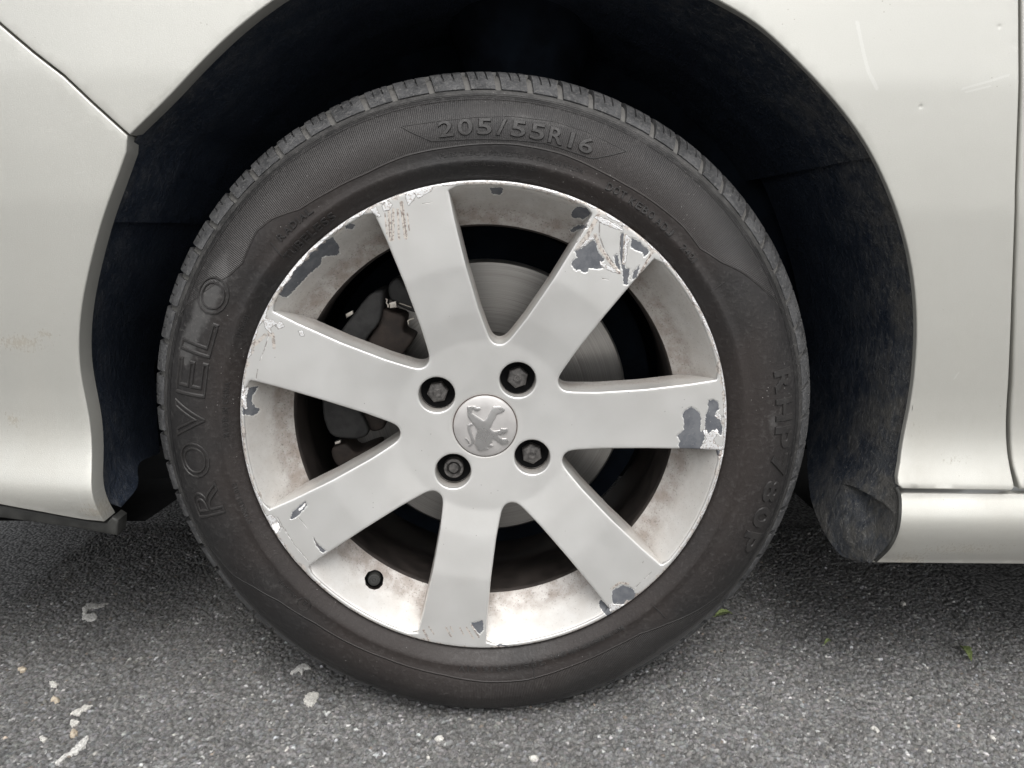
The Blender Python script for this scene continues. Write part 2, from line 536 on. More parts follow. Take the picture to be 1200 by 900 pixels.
def panel_geo(outer, holes, h, spacing, bev, depth, draft=0.0, steps=4, extra=None, wall_steps=1):
    """sheet facing -y with rounded edges and return walls; gives verts (x,y,z) and faces"""
    loops = []
    outer = np.asarray(outer, float)
    loops.append(outer if area(outer) > 0 else outer[::-1])
    for q in holes:
        q = np.asarray(q, float)
        loops.append(q if area(q) < 0 else q[::-1])
    ins = [offset(q, bev) for q in loops]
    lo, hi = ins[0].min(0), ins[0].max(0)
    gx = np.arange(lo[0], hi[0], spacing)
    gy = np.arange(lo[1], hi[1], spacing * .866)
    X, Y = np.meshgrid(gx, gy)
    X = X + (np.arange(len(gy)) % 2)[:, None] * spacing * .5
    pts = np.stack([X.ravel(), Y.ravel()], 1)
    if extra is not None:
        far_ = np.ones(len(pts), bool)
        pts = np.vstack([pts, extra])
    ok = inside(pts, ins[0])
    pts = pts[ok]
    for q in ins[1:]:
        pts = pts[~inside(pts, q)]
    for q in ins:
        pts = pts[dist_line(pts, q) > spacing * .45]
    vc, ed = [], []
    for q in ins:
        n0 = len(vc)
        vc += [Vector((float(a), float(b))) for a, b in q]
        ed += [(n0 + i, n0 + (i + 1) % len(q)) for i in range(len(q))]
    nb = len(vc)
    vc += [Vector((float(a), float(b))) for a, b in pts]
    V, E_, T, ov, _, _ = delaunay_2d_cdt(vc, ed, [], 0, 1e-7)
    V2 = np.array([(v.x, v.y) for v in V])
    T = np.array([t for t in T if len(t) == 3])
    cen = V2[T].mean(1)
    k = inside(cen, ins[0])
    for q in ins[1:]:
        k &= ~inside(cen, q)
    T = T[k]
    a_ = V2[T]
    cr = (a_[:, 1, 0] - a_[:, 0, 0]) * (a_[:, 2, 1] - a_[:, 0, 1]) - (a_[:, 1, 1] - a_[:, 0, 1]) * (a_[:, 2, 0] - a_[:, 0, 0])
    T[cr < 0] = T[cr < 0][:, ::-1]           # CCW in (x,z) seen from -y : normal towards -y
    T = T[np.abs(cr) > 1e-13]
    omap = {}
    for i, src in enumerate(ov):
        for s_ in src:
            omap[s_] = i
    verts = [np.column_stack([V2[:, 0], h(V2), V2[:, 1]])]
    faces = [tuple(t) for t in T]
    n = len(V2)
    s0 = 0
    for q, iq in zip(loops, ins):
        L = len(q)
        prev = [omap[s0 + i] for i in range(L)]
        s0 += L
        hq = h(iq)
        rings = []
        for s_ in range(1, steps + 1):
            ph = math.pi / 2 * s_ / steps
            p2 = offset(q, bev * (1 - math.sin(ph)))
            rings.append((p2, hq + bev * (1 - math.cos(ph))))
        for s_ in range(1, wall_steps + 1):
            p2 = offset(q, -draft * s_ / wall_steps)
            rings.append((p2, hq + bev + (depth - bev) * s_ / wall_steps))
        for p2, y in rings:
            verts.append(np.column_stack([p2[:, 0], y, p2[:, 1]]))
            cur = list(range(n, n + L))
            n += L
            for i in range(L):
                j = (i + 1) % L
                faces.append((prev[j], prev[i], cur[i], cur[j]))
            prev = cur
    return np.vstack(verts), faces

def finish_panel(name, geo, mats, parent, loc=None, auto=50):
    return make_mesh(name, geo[0], geo[1], mats, parent, True, loc, auto)

def revolve(prof, n=256, a0=0.0, a1=2 * math.pi, flip=False):
    """profile of (r, y) turned round the y axis"""
    closed = abs(a1 - a0 - 2 * math.pi) < 1e-6
    th = np.linspace(a0, a1, n, endpoint=not closed)
    prof = np.asarray(prof, float)
    m = len(prof)
    V = np.zeros((n, m, 3))
    V[..., 0] = np.cos(th)[:, None] * prof[:, 0]
    V[..., 2] = np.sin(th)[:, None] * prof[:, 0]
    V[..., 1] = prof[:, 1]
    Fc = []
    for i in range(n if closed else n - 1):
        j = (i + 1) % n
        for k in range(m - 1):
            q = (i * m + k, j * m + k, j * m + k + 1, i * m + k + 1)
            Fc.append(q[::-1] if flip else q)
    return V.reshape(-1, 3), Fc

def extruded(name, poly, y0, y1, mats, parent, bev=.002, loc=None):
    """a solid block cut to an outline in (x, z), from y0 (front) back to y1, front edge rounded"""
    P = np.asarray(poly, float)
    P = P if area(P) > 0 else P[::-1]
    g = panel_geo(refine(P, .006), [], lambda p: np.full(len(p), y0), .02, bev, y1 - y0, 0, 3)
    return finish_panel(name, g, mats, parent, loc)

# ================================================================== ROAD
def build_road():
    x0, x1, y0, y1, s = -.62, .66, -.125, .48, .00105
    nx, ny = int((x1 - x0) / s) + 1, int((y1 - y0) / s) + 1
    gx, gy = np.linspace(x0, x1, nx), np.linspace(y0, y1, ny)
    X, Y = np.meshgrid(gx, gy)
    def cells(sp, seed, jit=.92):
        r = np.random.default_rng(seed)
        cx, cy = int((x1 - x0) / sp) + 4, int((y1 - y0) / sp) + 4
        jx, jy = (r.random((cy, cx)) - .5) * jit + .5, (r.random((cy, cx)) - .5) * jit + .5
        wgt = r.random((cy, cx))
        U, V = (X - x0) / sp + 1.5, (Y - y0) / sp + 1.5
        iu, iv = U.astype(int), V.astype(int)
        f1 = np.full(X.shape, 9.); f2 = f1.copy(); idx = np.zeros(X.shape, int)
        for di in (-1, 0, 1):
            for dj in (-1, 0, 1):
                a, b = np.clip(iv + dj, 0, cy - 1), np.clip(iu + di, 0, cx - 1)
                d = np.hypot(b + jx[a, b] - U, a + jy[a, b] - V) - .25 * wgt[a, b]
                k = d < f1
                f2 = np.where(k, f1, np.minimum(f2, d))
                idx = np.where(k, a * cx + b, idx)
                f1 = np.where(k, d, f1)
        return f1, f2, idx, r, cx * cy
    f1, f2, idx, r, n = cells(.0029, 3)
    g1, g2, idy, r2, n2 = cells(.0018, 5)
    hgt = r.random(n)
    dome = np.clip((f2 - f1) / .45, 0, 1) ** .6
    dome2 = np.clip((g2 - g1) / .5, 0, 1) ** .7
    sunk = hgt[idx] < .36                         # fine mortar between the bigger stones
    Z = np.where(sunk, -.0010 + dome2 * .0009 * (.4 + r2.random(n2)[idy]), dome * (.0004 + .0014 * hgt[idx]) + dome2 * .0003)
    low = sum(a * np.sin(X * kx + p) * np.cos(Y * ky + q) for a, kx, ky, p, q in ((.0010, 9, 13, 1, 2), (.0007, 23, 17, .4, 1.1), (.0004, 47, 39, 2, .3)))
    tilt = r.normal(0, 1, (n, 2)) * .10
    Z += np.where(sunk, 0, (tilt[idx, 0] * np.mod(X, .0029) + tilt[idx, 1] * np.mod(Y, .0029)) * .5)
    fade = np.clip(np.minimum.reduce([X - x0, x1 - X, Y - y0, y1 - Y]) / .02, 0, 1)
    Z = (Z + low - .0008) * fade
    # colour of each stone
    v = r.gamma(7.0, .0225, n); v = np.clip(v, .04, .5)
    wht = r.random(n) < .016
    v[wht] = .40 + .35 * r.random(wht.sum())
    tint = np.stack([1 + r.normal(.01, .035, n), np.ones(n), 1 + r.normal(-.015, .04, n)], 1)
    odd = r.random(n) < .006
    tint[odd] = (1.25, 1.02, .82)
    sc_ = v[:, None] * tint
    v2 = np.clip(r2.gamma(4., .030, n2), .025, .4)
    v2[r2.random(n2) < .018] = .55
    C = np.where(sunk[..., None], v2[idy][..., None] * np.array([1, .985, .96]), sc_[idx])
    gap = np.clip((f2 - f1) / .16, 0, 1)[..., None]
    C = np.where(sunk[..., None], C, C * (.45 + .55 * gap))     # bitumen film in the joints
    big = .5 + .25 * np.sin(X * 6.1 + 1.3) * np.sin(Y * 11 + .2) + .25 * np.sin(X * 13 - 2) * np.cos(Y * 7 + 1)
    big2 = sum(np.sin(X * a_ + p_) * np.sin(Y * b_ + q_) for a_, b_, p_, q_ in ((31, 43, .3, 1.9), (57, 38, 2.2, .4), (83, 97, 1.1, 2.7), (19, 66, .7, .2))) / 4
    C = C * (.80 + .28 * big + .22 * big2 + .10 * np.clip(X / .5, -1, 1))[..., None]
    verts = np.stack([X, Y, Z], -1).reshape(-1, 3)
    i = np.arange(nx * ny).reshape(ny, nx)
    q = np.stack([i[:-1, :-1], i[:-1, 1:], i[1:, 1:], i[1:, :-1]], -1).reshape(-1, 4)
    R = 1500.0
    nv = len(verts)
    ext = np.array([(-R, -R, 0), (R, -R, 0), (R, R, 0), (-R, R, 0)])
    verts = np.vstack([verts, ext])
    a, b, c, d = i[0, 0], i[0, -1], i[-1, -1], i[-1, 0]
    q = np.vstack([q, [[nv, nv + 1, b, a], [nv + 1, nv + 2, c, b], [nv + 2, nv + 3, d, c], [nv + 3, nv, a, d]]])
    me = bpy.data.meshes.new('road')
    me.vertices.add(len(verts))
    me.vertices.foreach_set('co', verts.astype(np.float32).ravel())
    me.loops.add(q.size)
    me.loops.foreach_set('vertex_index', q.astype(np.int32).ravel())
    me.polygons.add(len(q))
    me.polygons.foreach_set('loop_start', np.arange(0, q.size, 4, dtype=np.int32))
    me.polygons.foreach_set('loop_total', np.full(len(q), 4, dtype=np.int32))
    me.update(calc_edges=True)
    me.polygons.foreach_set('use_smooth', [True] * len(q))
    nr = np.concatenate([(fade.ravel() > .5).astype(float), np.zeros(4)])
    attr(me, 'near', nr)
    attr_col(me, 'stone_color', np.vstack([C.reshape(-1, 3), np.full((4, 3), .08)]))
    o = link('road', me, M['road'])
    o['kind'] = 'structure'
    o['label'] = 'grey asphalt road surface of small stones under the car'
    def height(x, y):
        ix = int(round((x - x0) / s)); iy = int(round((y - y0) / s))
        w_ = Z[max(iy - 4, 0):iy + 5, max(ix - 4, 0):ix + 5]
        return float(w_.max()) if w_.size else 0.0
    return height

ground_h = build_road()

# ================================================================== THE CAR
car = empty('parked_car', (0, 0, 0), label='parked silver car with a kerb-scraped seven-spoke alloy front wheel', category='car')
wheel = empty('wheel', (0, 0, ZC), car)
wheel['label'] = 'front wheel with scuffed silver seven-spoke rim and dusty tyre'

# ------------------------------------------------------------------ rim face, spokes and hub
PHI0 = rad(107.2)
STEP = 2 * math.pi / 7
hr_r = np.linspace(0, .24, 481)
hr_y = np.interp(hr_r, [0, .033, .082, .108, .15, .2215, .24], [.0180, .0176, .0142, .0098, .0046, .0006, .0006])
kern = np.exp(-.5 * (np.arange(-30, 31) * .0005 / .0016) ** 2); kern /= kern.sum()
hr_y = np.convolve(np.pad(hr_y, 30, mode='edge'), kern, mode='valid')
def face_h(p):
    return np.interp(np.hypot(p[:, 0], p[:, 1]), hr_r, hr_y)
def half_w(r):
    return np.interp(r, [.07, .09, .11, .15, .19, .217, .23], [.0285, .0280, .0272, .0282, .0308, .0337, .0345])

def window_loop(k):
    """opening between spoke k and spoke k+1 (clockwise)"""
    pa, pb = PHI0 - k * STEP, PHI0 - (k + 1) * STEP
    def edge(phi, side):
        d = np.array([math.cos(phi), math.sin(phi)]); nn = np.array([-d[1], d[0]])
        rr = np.linspace(.094, .2150, 40)
        w_ = half_w(rr)
        ln = np.sqrt(rr ** 2 - w_ ** 2)
        return ln[:, None] * d + side * w_[:, None] * nn
    ea = edge(pa, -1)            # clockwise side of spoke k
    eb = edge(pb, +1)
    a0 = math.atan2(ea[-1, 1], ea[-1, 0]); a1 = math.atan2(eb[-1, 1], eb[-1, 0])
    while a1 > a0: a1 -= 2 * math.pi
    aa = np.linspace(a0, a1, 60)[1:-1]
    ro = .2172
    arc = np.stack([ro * np.cos(aa), ro * np.sin(aa)], 1)
    arc[:3] *= np.array([.9905, .994, .998])[:, None]; arc[-3:] *= np.array([.998, .994, .9905])[:, None]
    mid = pa - STEP / 2
    dm = np.array([math.cos(mid), math.sin(mid)])
    tip = .0790 * dm
    # rounded inner end: curve from eb start through tip to ea start
    c0, c1 = eb[0], ea[0]
    ta, tb = (eb[0] - eb[1]), (ea[0] - ea[1])
    ta /= np.hypot(*ta); tb /= np.hypot(*tb)
    tl = np.array([-dm[1], dm[0]])
    tl = tl if (c1 - c0) @ tl > 0 else -tl
    def bez(p, q, r_, s_, n):
        t = np.linspace(0, 1, n)[:, None]
        return (1 - t) ** 3 * p + 3 * (1 - t) ** 2 * t * q + 3 * (1 - t) * t ** 2 * r_ + t ** 3 * s_
    L = .0100
    f1 = bez(c0, c0 + ta * L, tip - tl * .0064, tip, 14)[1:]
    f2 = bez(tip, tip + tl * .0064, c1 + tb * L, c1, 14)[1:-1]
    loop = np.vstack([ea, arc, eb[::-1], f1, f2])
    return resample(loop, .0024)

windows = [window_loop(k) for k in range(7)]
def circle(cx, cy, r, n):
    t = np.linspace(0, 2 * math.pi, n, endpoint=False)
    return np.stack([cx + r * np.cos(t), cy + r * np.sin(t)], 1)
BOLT_R = .0536
bolt_a = [rad(56.0 + 90 * k) for k in range(4)]
bolt_c = [(BOLT_R * math.cos(a), BOLT_R * math.sin(a)) for a in bolt_a]
holes = windows + [circle(x, y, .0168, 40) for x, y in bolt_c] + [circle(0, 0, .0300, 64)]
face_out = circle(0, 0, .2212, 560)
# wear fields ---------------------------------------------------------------
def loc_px(pts, y):
    q = at_y(pts, np.full(len(pts), y))
    return np.stack([q[:, 0], q[:, 2] - ZC], 1)

def cr(off, sc_, pts):
    return [(off[0] + x / sc_, off[1] + y / sc_) for x, y in pts]

A4 = (270, 200); B4 = (570, 200); C4 = (270, 425); D4 = (570, 425); E4 = (270, 620); F4 = (570, 620)
ZB = (640, 230); sB = 8.18; ZR = (780, 440); sR = 8.575
FACE, BAND = .0022, .012
chips = [
    (FACE, cr(ZB, sB, [(270, 530), (340, 500), (440, 420), (470, 430), (500, 540), (560, 600), (520, 660), (545, 690), (500, 700), (410, 690), (400, 720), (370, 735), (330, 710), (290, 715), (250, 660), (250, 620), (300, 590)])),
    (FACE, cr(ZB, sB, [(815, 400), (860, 410), (990, 530), (940, 580), (920, 540), (870, 525), (810, 480)])),
    (FACE, cr(ZB, sB, [(715, 360), (745, 350), (735, 560), (760, 690), (800, 700), (780, 850), (745, 840), (730, 690), (705, 560)])),
    (FACE, cr(ZB, sB, [(650, 570), (690, 560), (712, 720), (690, 700), (660, 640)])),
    (FACE, cr(ZB, sB, [(895, 665), (865, 790), (825, 800), (838, 720)])),
    (BAND, cr(ZB, sB, [(290, 100), (360, 105), (410, 140), (410, 180), (350, 235), (320, 200), (270, 220), (245, 190), (250, 140)])),
    (BAND, cr(ZB, sB, [(250, 330), (300, 285), (370, 275), (385, 290), (260, 365)])),
    (BAND, cr(B4, 4, [(10, 80), (80, 80), (70, 110), (30, 112)])),
    (FACE, cr(ZR, sR, [(260, 320), (330, 360), (355, 440), (350, 560), (370, 640), (330, 720), (320, 790), (160, 790), (130, 690), (150, 660), (120, 610), (185, 545), (185, 440), (170, 410), (200, 350)])),
    (FACE, cr(ZR, sR, [(430, 250), (480, 240), (520, 265), (535, 330), (500, 380), (550, 470), (570, 540), (550, 600), (480, 540), (430, 580), (390, 540), (400, 400), (420, 360)])),
    (FACE, cr(ZR, sR, [(350, 740), (480, 745), (580, 750), (580, 800), (480, 810), (400, 825), (320, 790)])),
    (FACE, cr(ZR, sR, [(350, 570), (390, 540), (390, 640), (340, 740), (320, 740)])),
    (BAND, cr(A4, 4, [(240, 575), (300, 460), (400, 350), (490, 310), (505, 350), (500, 400), (430, 400), (420, 440), (360, 490), (300, 560), (265, 595)])),
    (BAND, cr(A4, 4, [(555, 250), (592, 248), (582, 272), (548, 270)])),
    (BAND, cr(C4, 4, [(80, 105), (130, 110), (105, 160), (110, 200), (140, 230), (110, 245), (75, 225), (75, 150)])),
    (FACE, cr(C4, 4, [(290, 700), (350, 650), (360, 670), (312, 722), (283, 732)])),
    (FACE, cr(C4, 4, [(390, 822), (408, 850), (446, 880), (434, 892), (405, 862)])),
    (FACE, cr(C4, 4, [(195, 755), (225, 745), (240, 775), (215, 800)])),
    (FACE, cr(E4, 4, [(1130, 440), (1182, 428), (1187, 470), (1170, 492), (1140, 462)])),
    (FACE, cr(F4, 4, [(590, 285), (640, 262), (680, 275), (702, 300), (690, 335), (640, 352), (590, 345)])),
    (BAND, cr(F4, 4, [(525, 335), (570, 340), (592, 395), (560, 378), (530, 358)])),
    (FACE, cr(F4, 4, [(30, 560), (40, 540), (70, 535), (98, 546), (92, 562)])),
    (FACE, cr(F4, 4, [(108, 556), (112, 545), (172, 548), (166, 557)])),
]
metals = [
    (FACE, cr(ZR, sR, [(380, 550), (410, 545), (430, 600), (510, 535), (530, 560), (480, 640), (500, 690), (560, 710), (580, 740), (460, 750), (400, 740), (345, 735), (410, 640), (385, 580)])),
    (FACE, cr(ZR, sR, [(485, 400), (520, 370), (555, 400), (555, 450), (520, 430)])),
    (FACE, cr(F4, 4, [(572, 352), (590, 345), (612, 358), (640, 345), (655, 350), (600, 380), (580, 382)])),
    (FACE, cr(C4, 4, [(318, 690), (350, 658), (353, 668), (325, 697)])),
    (FACE, cr(ZB, sB, [(400, 410), (450, 395), (460, 410), (380, 470), (310, 505)])),
    (FACE, cr(ZB, sB, [(515, 615), (545, 640), (640, 690), (710, 740), (640, 725), (560, 690), (520, 655)])),
    (FACE, cr(ZB, sB, [(760, 365), (800, 400), (780, 470), (760, 640), (740, 640), (750, 480)])),
    (FACE, cr(C4, 4, [(75, 110), (62, 160), (66, 215), (76, 225), (72, 160), (85, 118)])),
    (FACE, cr(A4, 4, [(712, 165), (740, 145), (762, 160), (745, 185), (718, 188)])),
    (FACE, cr(A4, 4, [(215, 712), (240, 708), (255, 730), (225, 742)])),
    (FACE, cr(A4, 4, [(155, 690), (200, 700), (215, 715), (190, 735), (195, 765), (165, 735)])),
    (FACE, cr(A4, 4, [(822, 112), (850, 100), (868, 118), (858, 140), (835, 162), (826, 140)])),
    (FACE, cr(A4, 4, [(868, 105), (905, 88), (948, 78), (940, 96), (912, 112), (880, 130)])),
    (FACE, cr(A4, 4, [(660, 180), (684, 172), (692, 198), (708, 215), (690, 218), (668, 200)])),
    (FACE, cr(A4, 4, [(316, 752), (338, 750), (346, 776), (328, 774)])),
    (FACE, cr(C4, 4, [(170, 715), (200, 712), (238, 770), (218, 802), (196, 770)])),
    (FACE, cr(B4, 4, [(500, 215), (540, 220), (620, 255), (640, 280), (600, 270), (530, 240)])),
]
def stroke(cr_pts, wpx):
    return cr_pts, wpx
rusts = [   # polylines and half width in px
    (FACE, cr(A4, 4, [(745, 190), (748, 325)]), 2.0), (FACE, cr(A4, 4, [(765, 180), (762, 325)]), 1.6), (FACE, cr(A4, 4, [(785, 180), (790, 320)]), 1.5),
    (FACE, cr(A4, 4, [(803, 150), (822, 315)]), 2.4), (FACE, cr(A4, 4, [(725, 200), (735, 300)]), 1.0), (FACE, cr(A4, 4, [(830, 200), (838, 280)]), 1.0),
    (FACE, cr(A4, 4, [(180, 700), (185, 770)]), 2.2), (FACE, cr(A4, 4, [(200, 765), (206, 830)]), 2.0), (FACE, cr(A4, 4, [(165, 770), (120, 812)]), 2.2),
    (FACE, cr(ZB, sB, [(500, 175), (400, 370), (300, 500)]), 2.6), (FACE, cr(ZB, sB, [(470, 370), (520, 500), (600, 610), (705, 735)]), 2.2),
    (FACE, cr(ZB, sB, [(760, 370), (745, 640)]), 2.0), (FACE, cr(ZB, sB, [(1010, 540), (890, 760)]), 1.6),
    (FACE, cr(E4, 4, [(905, 470), (935, 525)]), 1.6), (FACE, cr(E4, 4, [(930, 455), (955, 490)]), 1.0), (FACE, cr(E4, 4, [(1010, 460), (1035, 500)]), 1.4), (FACE, cr(E4, 4, [(1030, 455), (1045, 480)]), 1.2),
    (FACE, cr(E4, 4, [(1075, 460), (1095, 495)]), 1.0), (FACE, cr(E4, 4, [(1105, 460), (1140, 510)]), 1.4), (FACE, cr(E4, 4, [(1130, 450), (1165, 505)]), 1.2),
    (FACE, cr(F4, 4, [(585, 280), (625, 250), (665, 255)]), 1.8), (FACE, cr(E4, 4, [(900, 520), (990, 545)]), 1.4),
]
gouges = [
    (FACE, cr(A4, 4, [(742, 195), (747, 330)]), .55), (FACE, cr(A4, 4, [(806, 160), (824, 310)]), .55), (FACE, cr(A4, 4, [(755, 200), (757, 300)]), .4),
    (FACE, cr(A4, 4, [(183, 765), (160, 840), (140, 890)]), .5), (FACE, cr(C4, 4, [(130, 30), (120, 90)]), .45),
    (FACE, cr(C4, 4, [(222, 722), (258, 790), (290, 832)]), .5), (FACE, cr(E4, 4, [(258, 0), (300, 70), (365, 145)]), .4),
    (FACE, cr(C4, 4, [(388, 818), (412, 862), (445, 885)]), .5), (FACE, cr(C4, 4, [(320, 725), (340, 750), (360, 775)]), .35),
    (FACE, cr(F4, 4, [(775, 198), (738, 232)]), .4), (FACE, cr(F4, 4, [(722, 246), (690, 280)]), .4), (FACE, cr(F4, 4, [(735, 150), (730, 160)]), .4),
    (FACE, cr(ZB, sB, [(510, 250), (510, 380), (560, 520), (640, 640)]), .7), (FACE, cr(ZB, sB, [(1000, 560), (890, 765)]), .6), (FACE, cr(ZB, sB, [(560, 210), (650, 270), (730, 320)]), .5),
    (FACE, cr(ZB, sB, [(540, 790), (600, 802)]), .5), (FACE, cr(ZB, sB, [(440, 190), (350, 340), (290, 450)]), .5), (FACE, cr(ZB, sB, [(715, 350), (705, 560)]), .5),
    (FACE, cr(A4, 4, [(900, 155), (945, 148)]), .3), 
    
    
    (FACE, cr(F4, 4, [(700, 780 - 780 + 20), (735, 60), (770, 125)]), .01),
]
def stroke_pts(items):
    out = []
    for it in items:
        P = loc_px(it[1], it[0])
        closed = len(it) == 2
        P = resample(np.vstack([P, P[:1]]) if closed else P, .0010, False)
        t = np.gradient(P, axis=0); t /= np.maximum(np.hypot(*t.T), 1e-9)[:, None]
        n = np.stack([-t[:, 1], t[:, 0]], 1)
        w_ = .0006 if closed else max(.00035, it[2] * .00074)
        out += [P + n * k for k in ((-w_, w_) if closed else (-w_ - .0008, -w_ * .5, 0, w_ * .5, w_ + .0008))]
    out = np.vstack(out)
    key = np.unique(np.round(out / .00025).astype(int), axis=0, return_index=True)[1]
    return out[key]
fine_pts = stroke_pts(rusts + gouges + [c for c in chips if c[0] == FACE] + metals)
fv, ff = panel_geo(face_out, holes, face_h, .0021, .0015, .036, .0012, 4, wall_steps=6, extra=fine_pts)
# a flatter outer flange wall: fold the outer return straight back only a little
rr_ = np.hypot(fv[:, 0], fv[:, 2])
sel = rr_ > .2208
fv[sel, 1] = np.minimum(fv[sel, 1], .012)
# bolt and cap holes: limit depth
for i, (x, y) in enumerate(bolt_c):
    s_ = np.hypot(fv[:, 0] - x, fv[:, 2] - y) < .0172
    fv[s_, 1] = np.minimum(fv[s_, 1], .0345)

def field_poly(pts2, items, reach=.012):
    out = np.full(len(pts2), -6.0)
    for y, px in items:
        P = loc_px(px, y)
        lo, hi = P.min(0) - reach, P.max(0) + reach
        k = np.where(((pts2 > lo) & (pts2 < hi)).all(1))[0]
        if len(k):
            out[k] = np.maximum(out[k], np.clip(sdist(pts2[k], P) * 1000, -6, 6))
    return out
def field_line(pts2, items, reach=.012):
    out = np.full(len(pts2), -6.0)
    for y, px, wpx in items:
        P = loc_px(px, y)
        lo, hi = P.min(0) - reach, P.max(0) + reach
        k = np.where(((pts2 > lo) & (pts2 < hi)).all(1))[0]
        if len(k):
            out[k] = np.maximum(out[k], np.clip(wpx * .74 - dist_line(pts2[k], P, False) * 1000, -6, 6))
    return out
lipn = [(rng.uniform(0, 6.28), rng.uniform(.6, 2.2), k) for k in range(3, 90, 4)]
def lip_noise(th):
    v = np.zeros(len(th))
    for p, a, k in lipn:
        v += math.sqrt(a) * np.sin(k * th + p) / 6
    return v
def wear(me, pts3, is_band=False):
    p = pts3[:, [0, 2]]
    r, th = np.hypot(*p.T), np.arctan2(p[:, 1], p[:, 0])
    attr(me, 'chip', field_poly(p, [c for c in chips if (c[0] == BAND) == is_band or not is_band]))
    met = field_poly(p, metals)
    # kerb rash along the flange: worst at the upper left, top and right
    tl = np.interp(np.degrees(th) % 360, [0, 20, 40, 60, 75, 95, 110, 130, 150, 165, 200, 215, 230, 300, 330, 345, 360], [1.0, .8, .5, .6, 1.0, 1.0, .8, 1.2, 1.1, .5, 1.0, .8, -.6, -.8, .3, .9, 1.0])
    rash = (r - .2200) * 1000 + lip_noise(th) * 1.3 + tl * 1.6 - 1.0
    met = np.maximum(met, np.where(r > .2135, np.clip(rash, -6, 2), -6))
    attr(me, 'metal', met)
    rs = field_line(p, rusts)
    rr2 = (r - .2180) * 1000 + lip_noise(th * 1.7 + 2) * 1.6 + tl * 1.2 - 1.0
    rs = np.maximum(rs, np.where(r > .212, np.clip(rr2, -6, .25), -6))
    attr(me, 'rust', rs)
    attr(me, 'gouge', field_line(p, gouges))
    y = pts3[:, 1]
    g = np.zeros(len(p))
    a = np.mod(th - PHI0 + STEP / 2, STEP) - STEP / 2
    dspoke = np.abs(r * np.sin(a)) - half_w(r)              # distance off the spoke side
    if is_band:
        g = np.clip((.2040 - r) / .018, 0, 1) ** 1.3 * .95 + .55 * np.exp(-np.maximum(dspoke, 0) / .006) * np.clip((.2155 - r) / .012, 0, 1)
        g = g + .52 + .24 * np.clip((.212 - r) / .02, 0, 1)
        low = np.clip((-p[:, 1] + .03) / .2, 0, 1)          # slightly less grime towards the bottom of the wheel
        g *= 1 - .12 * low
    else:
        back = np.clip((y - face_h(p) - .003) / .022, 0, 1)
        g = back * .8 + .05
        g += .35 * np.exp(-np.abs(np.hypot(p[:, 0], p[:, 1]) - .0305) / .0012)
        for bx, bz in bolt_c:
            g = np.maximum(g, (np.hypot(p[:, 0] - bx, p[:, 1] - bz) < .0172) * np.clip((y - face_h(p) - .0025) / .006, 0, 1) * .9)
    attr(me, 'grime', np.clip(g, 0, 1))

# split the one casting into hub face, seven spokes and flange, keeping the shared normals
tmp = bpy.data.meshes.new('t')
tmp.from_pydata([tuple(v) for v in fv.tolist()], [], ff)
tmp.update()
vn = np.zeros(len(fv) * 3, np.float32)
tmp.vertices.foreach_get('normal', vn)
vn = vn.reshape(-1, 3)
bpy.data.meshes.remove(tmp)
cen = np.array([fv[list(f)].mean(0) for f in ff])
cr_, cth = np.hypot(cen[:, 0], cen[:, 2]), np.arctan2(cen[:, 2], cen[:, 0])
k_sp = np.mod(np.round((PHI0 - cth) / STEP), 7).astype(int)
a_off = np.mod(cth - PHI0 + STEP / 2, STEP) - STEP / 2
grp = np.where(cr_ < .0875, 7, k_sp)
on_flange = cr_ > .2168
grp = np.where(on_flange, 8, grp)
def sub_mesh(name, mask, parent, extra=None):
    ids = np.where(mask)[0]
    used = sorted({i for f in ids for i in ff[f]})
    mp = {v: i for i, v in enumerate(used)}
    me = bpy.data.meshes.new(name)
    P = fv[used]
    me.from_pydata([tuple(v) for v in P.tolist()], [], [tuple(mp[i] for i in ff[f]) for f in ids])
    me.update()
    me.polygons.foreach_set('use_smooth', [True] * len(me.polygons))
    wear(me, P)
    me.normals_split_custom_set_from_vertices([tuple(v) for v in vn[used].tolist()])
    return link(name, me, M['alloy'], parent)
sub_mesh('hub_face', grp == 7, wheel)
sp_lab = ['upper left spoke with brown vertical scratches at its outer end', 'upper right spoke with grey peeled paint and deep gouges', 'right spoke with two grey peeled patches at its end',
          'lower right spoke with a grey chip at its tip', 'bottom spoke with small scratches along its tip', 'lower left spoke with short dark scratches', 'left spoke with a scuffed corner at its tip']
for k in range(7):
    s_ = sub_mesh('spoke', grp == k, wheel)
    s_['label'] = sp_lab[k]
# rim: flange ring + dished band between the spokes + barrel
flange = sub_mesh('rim_flange', grp == 8, wheel)

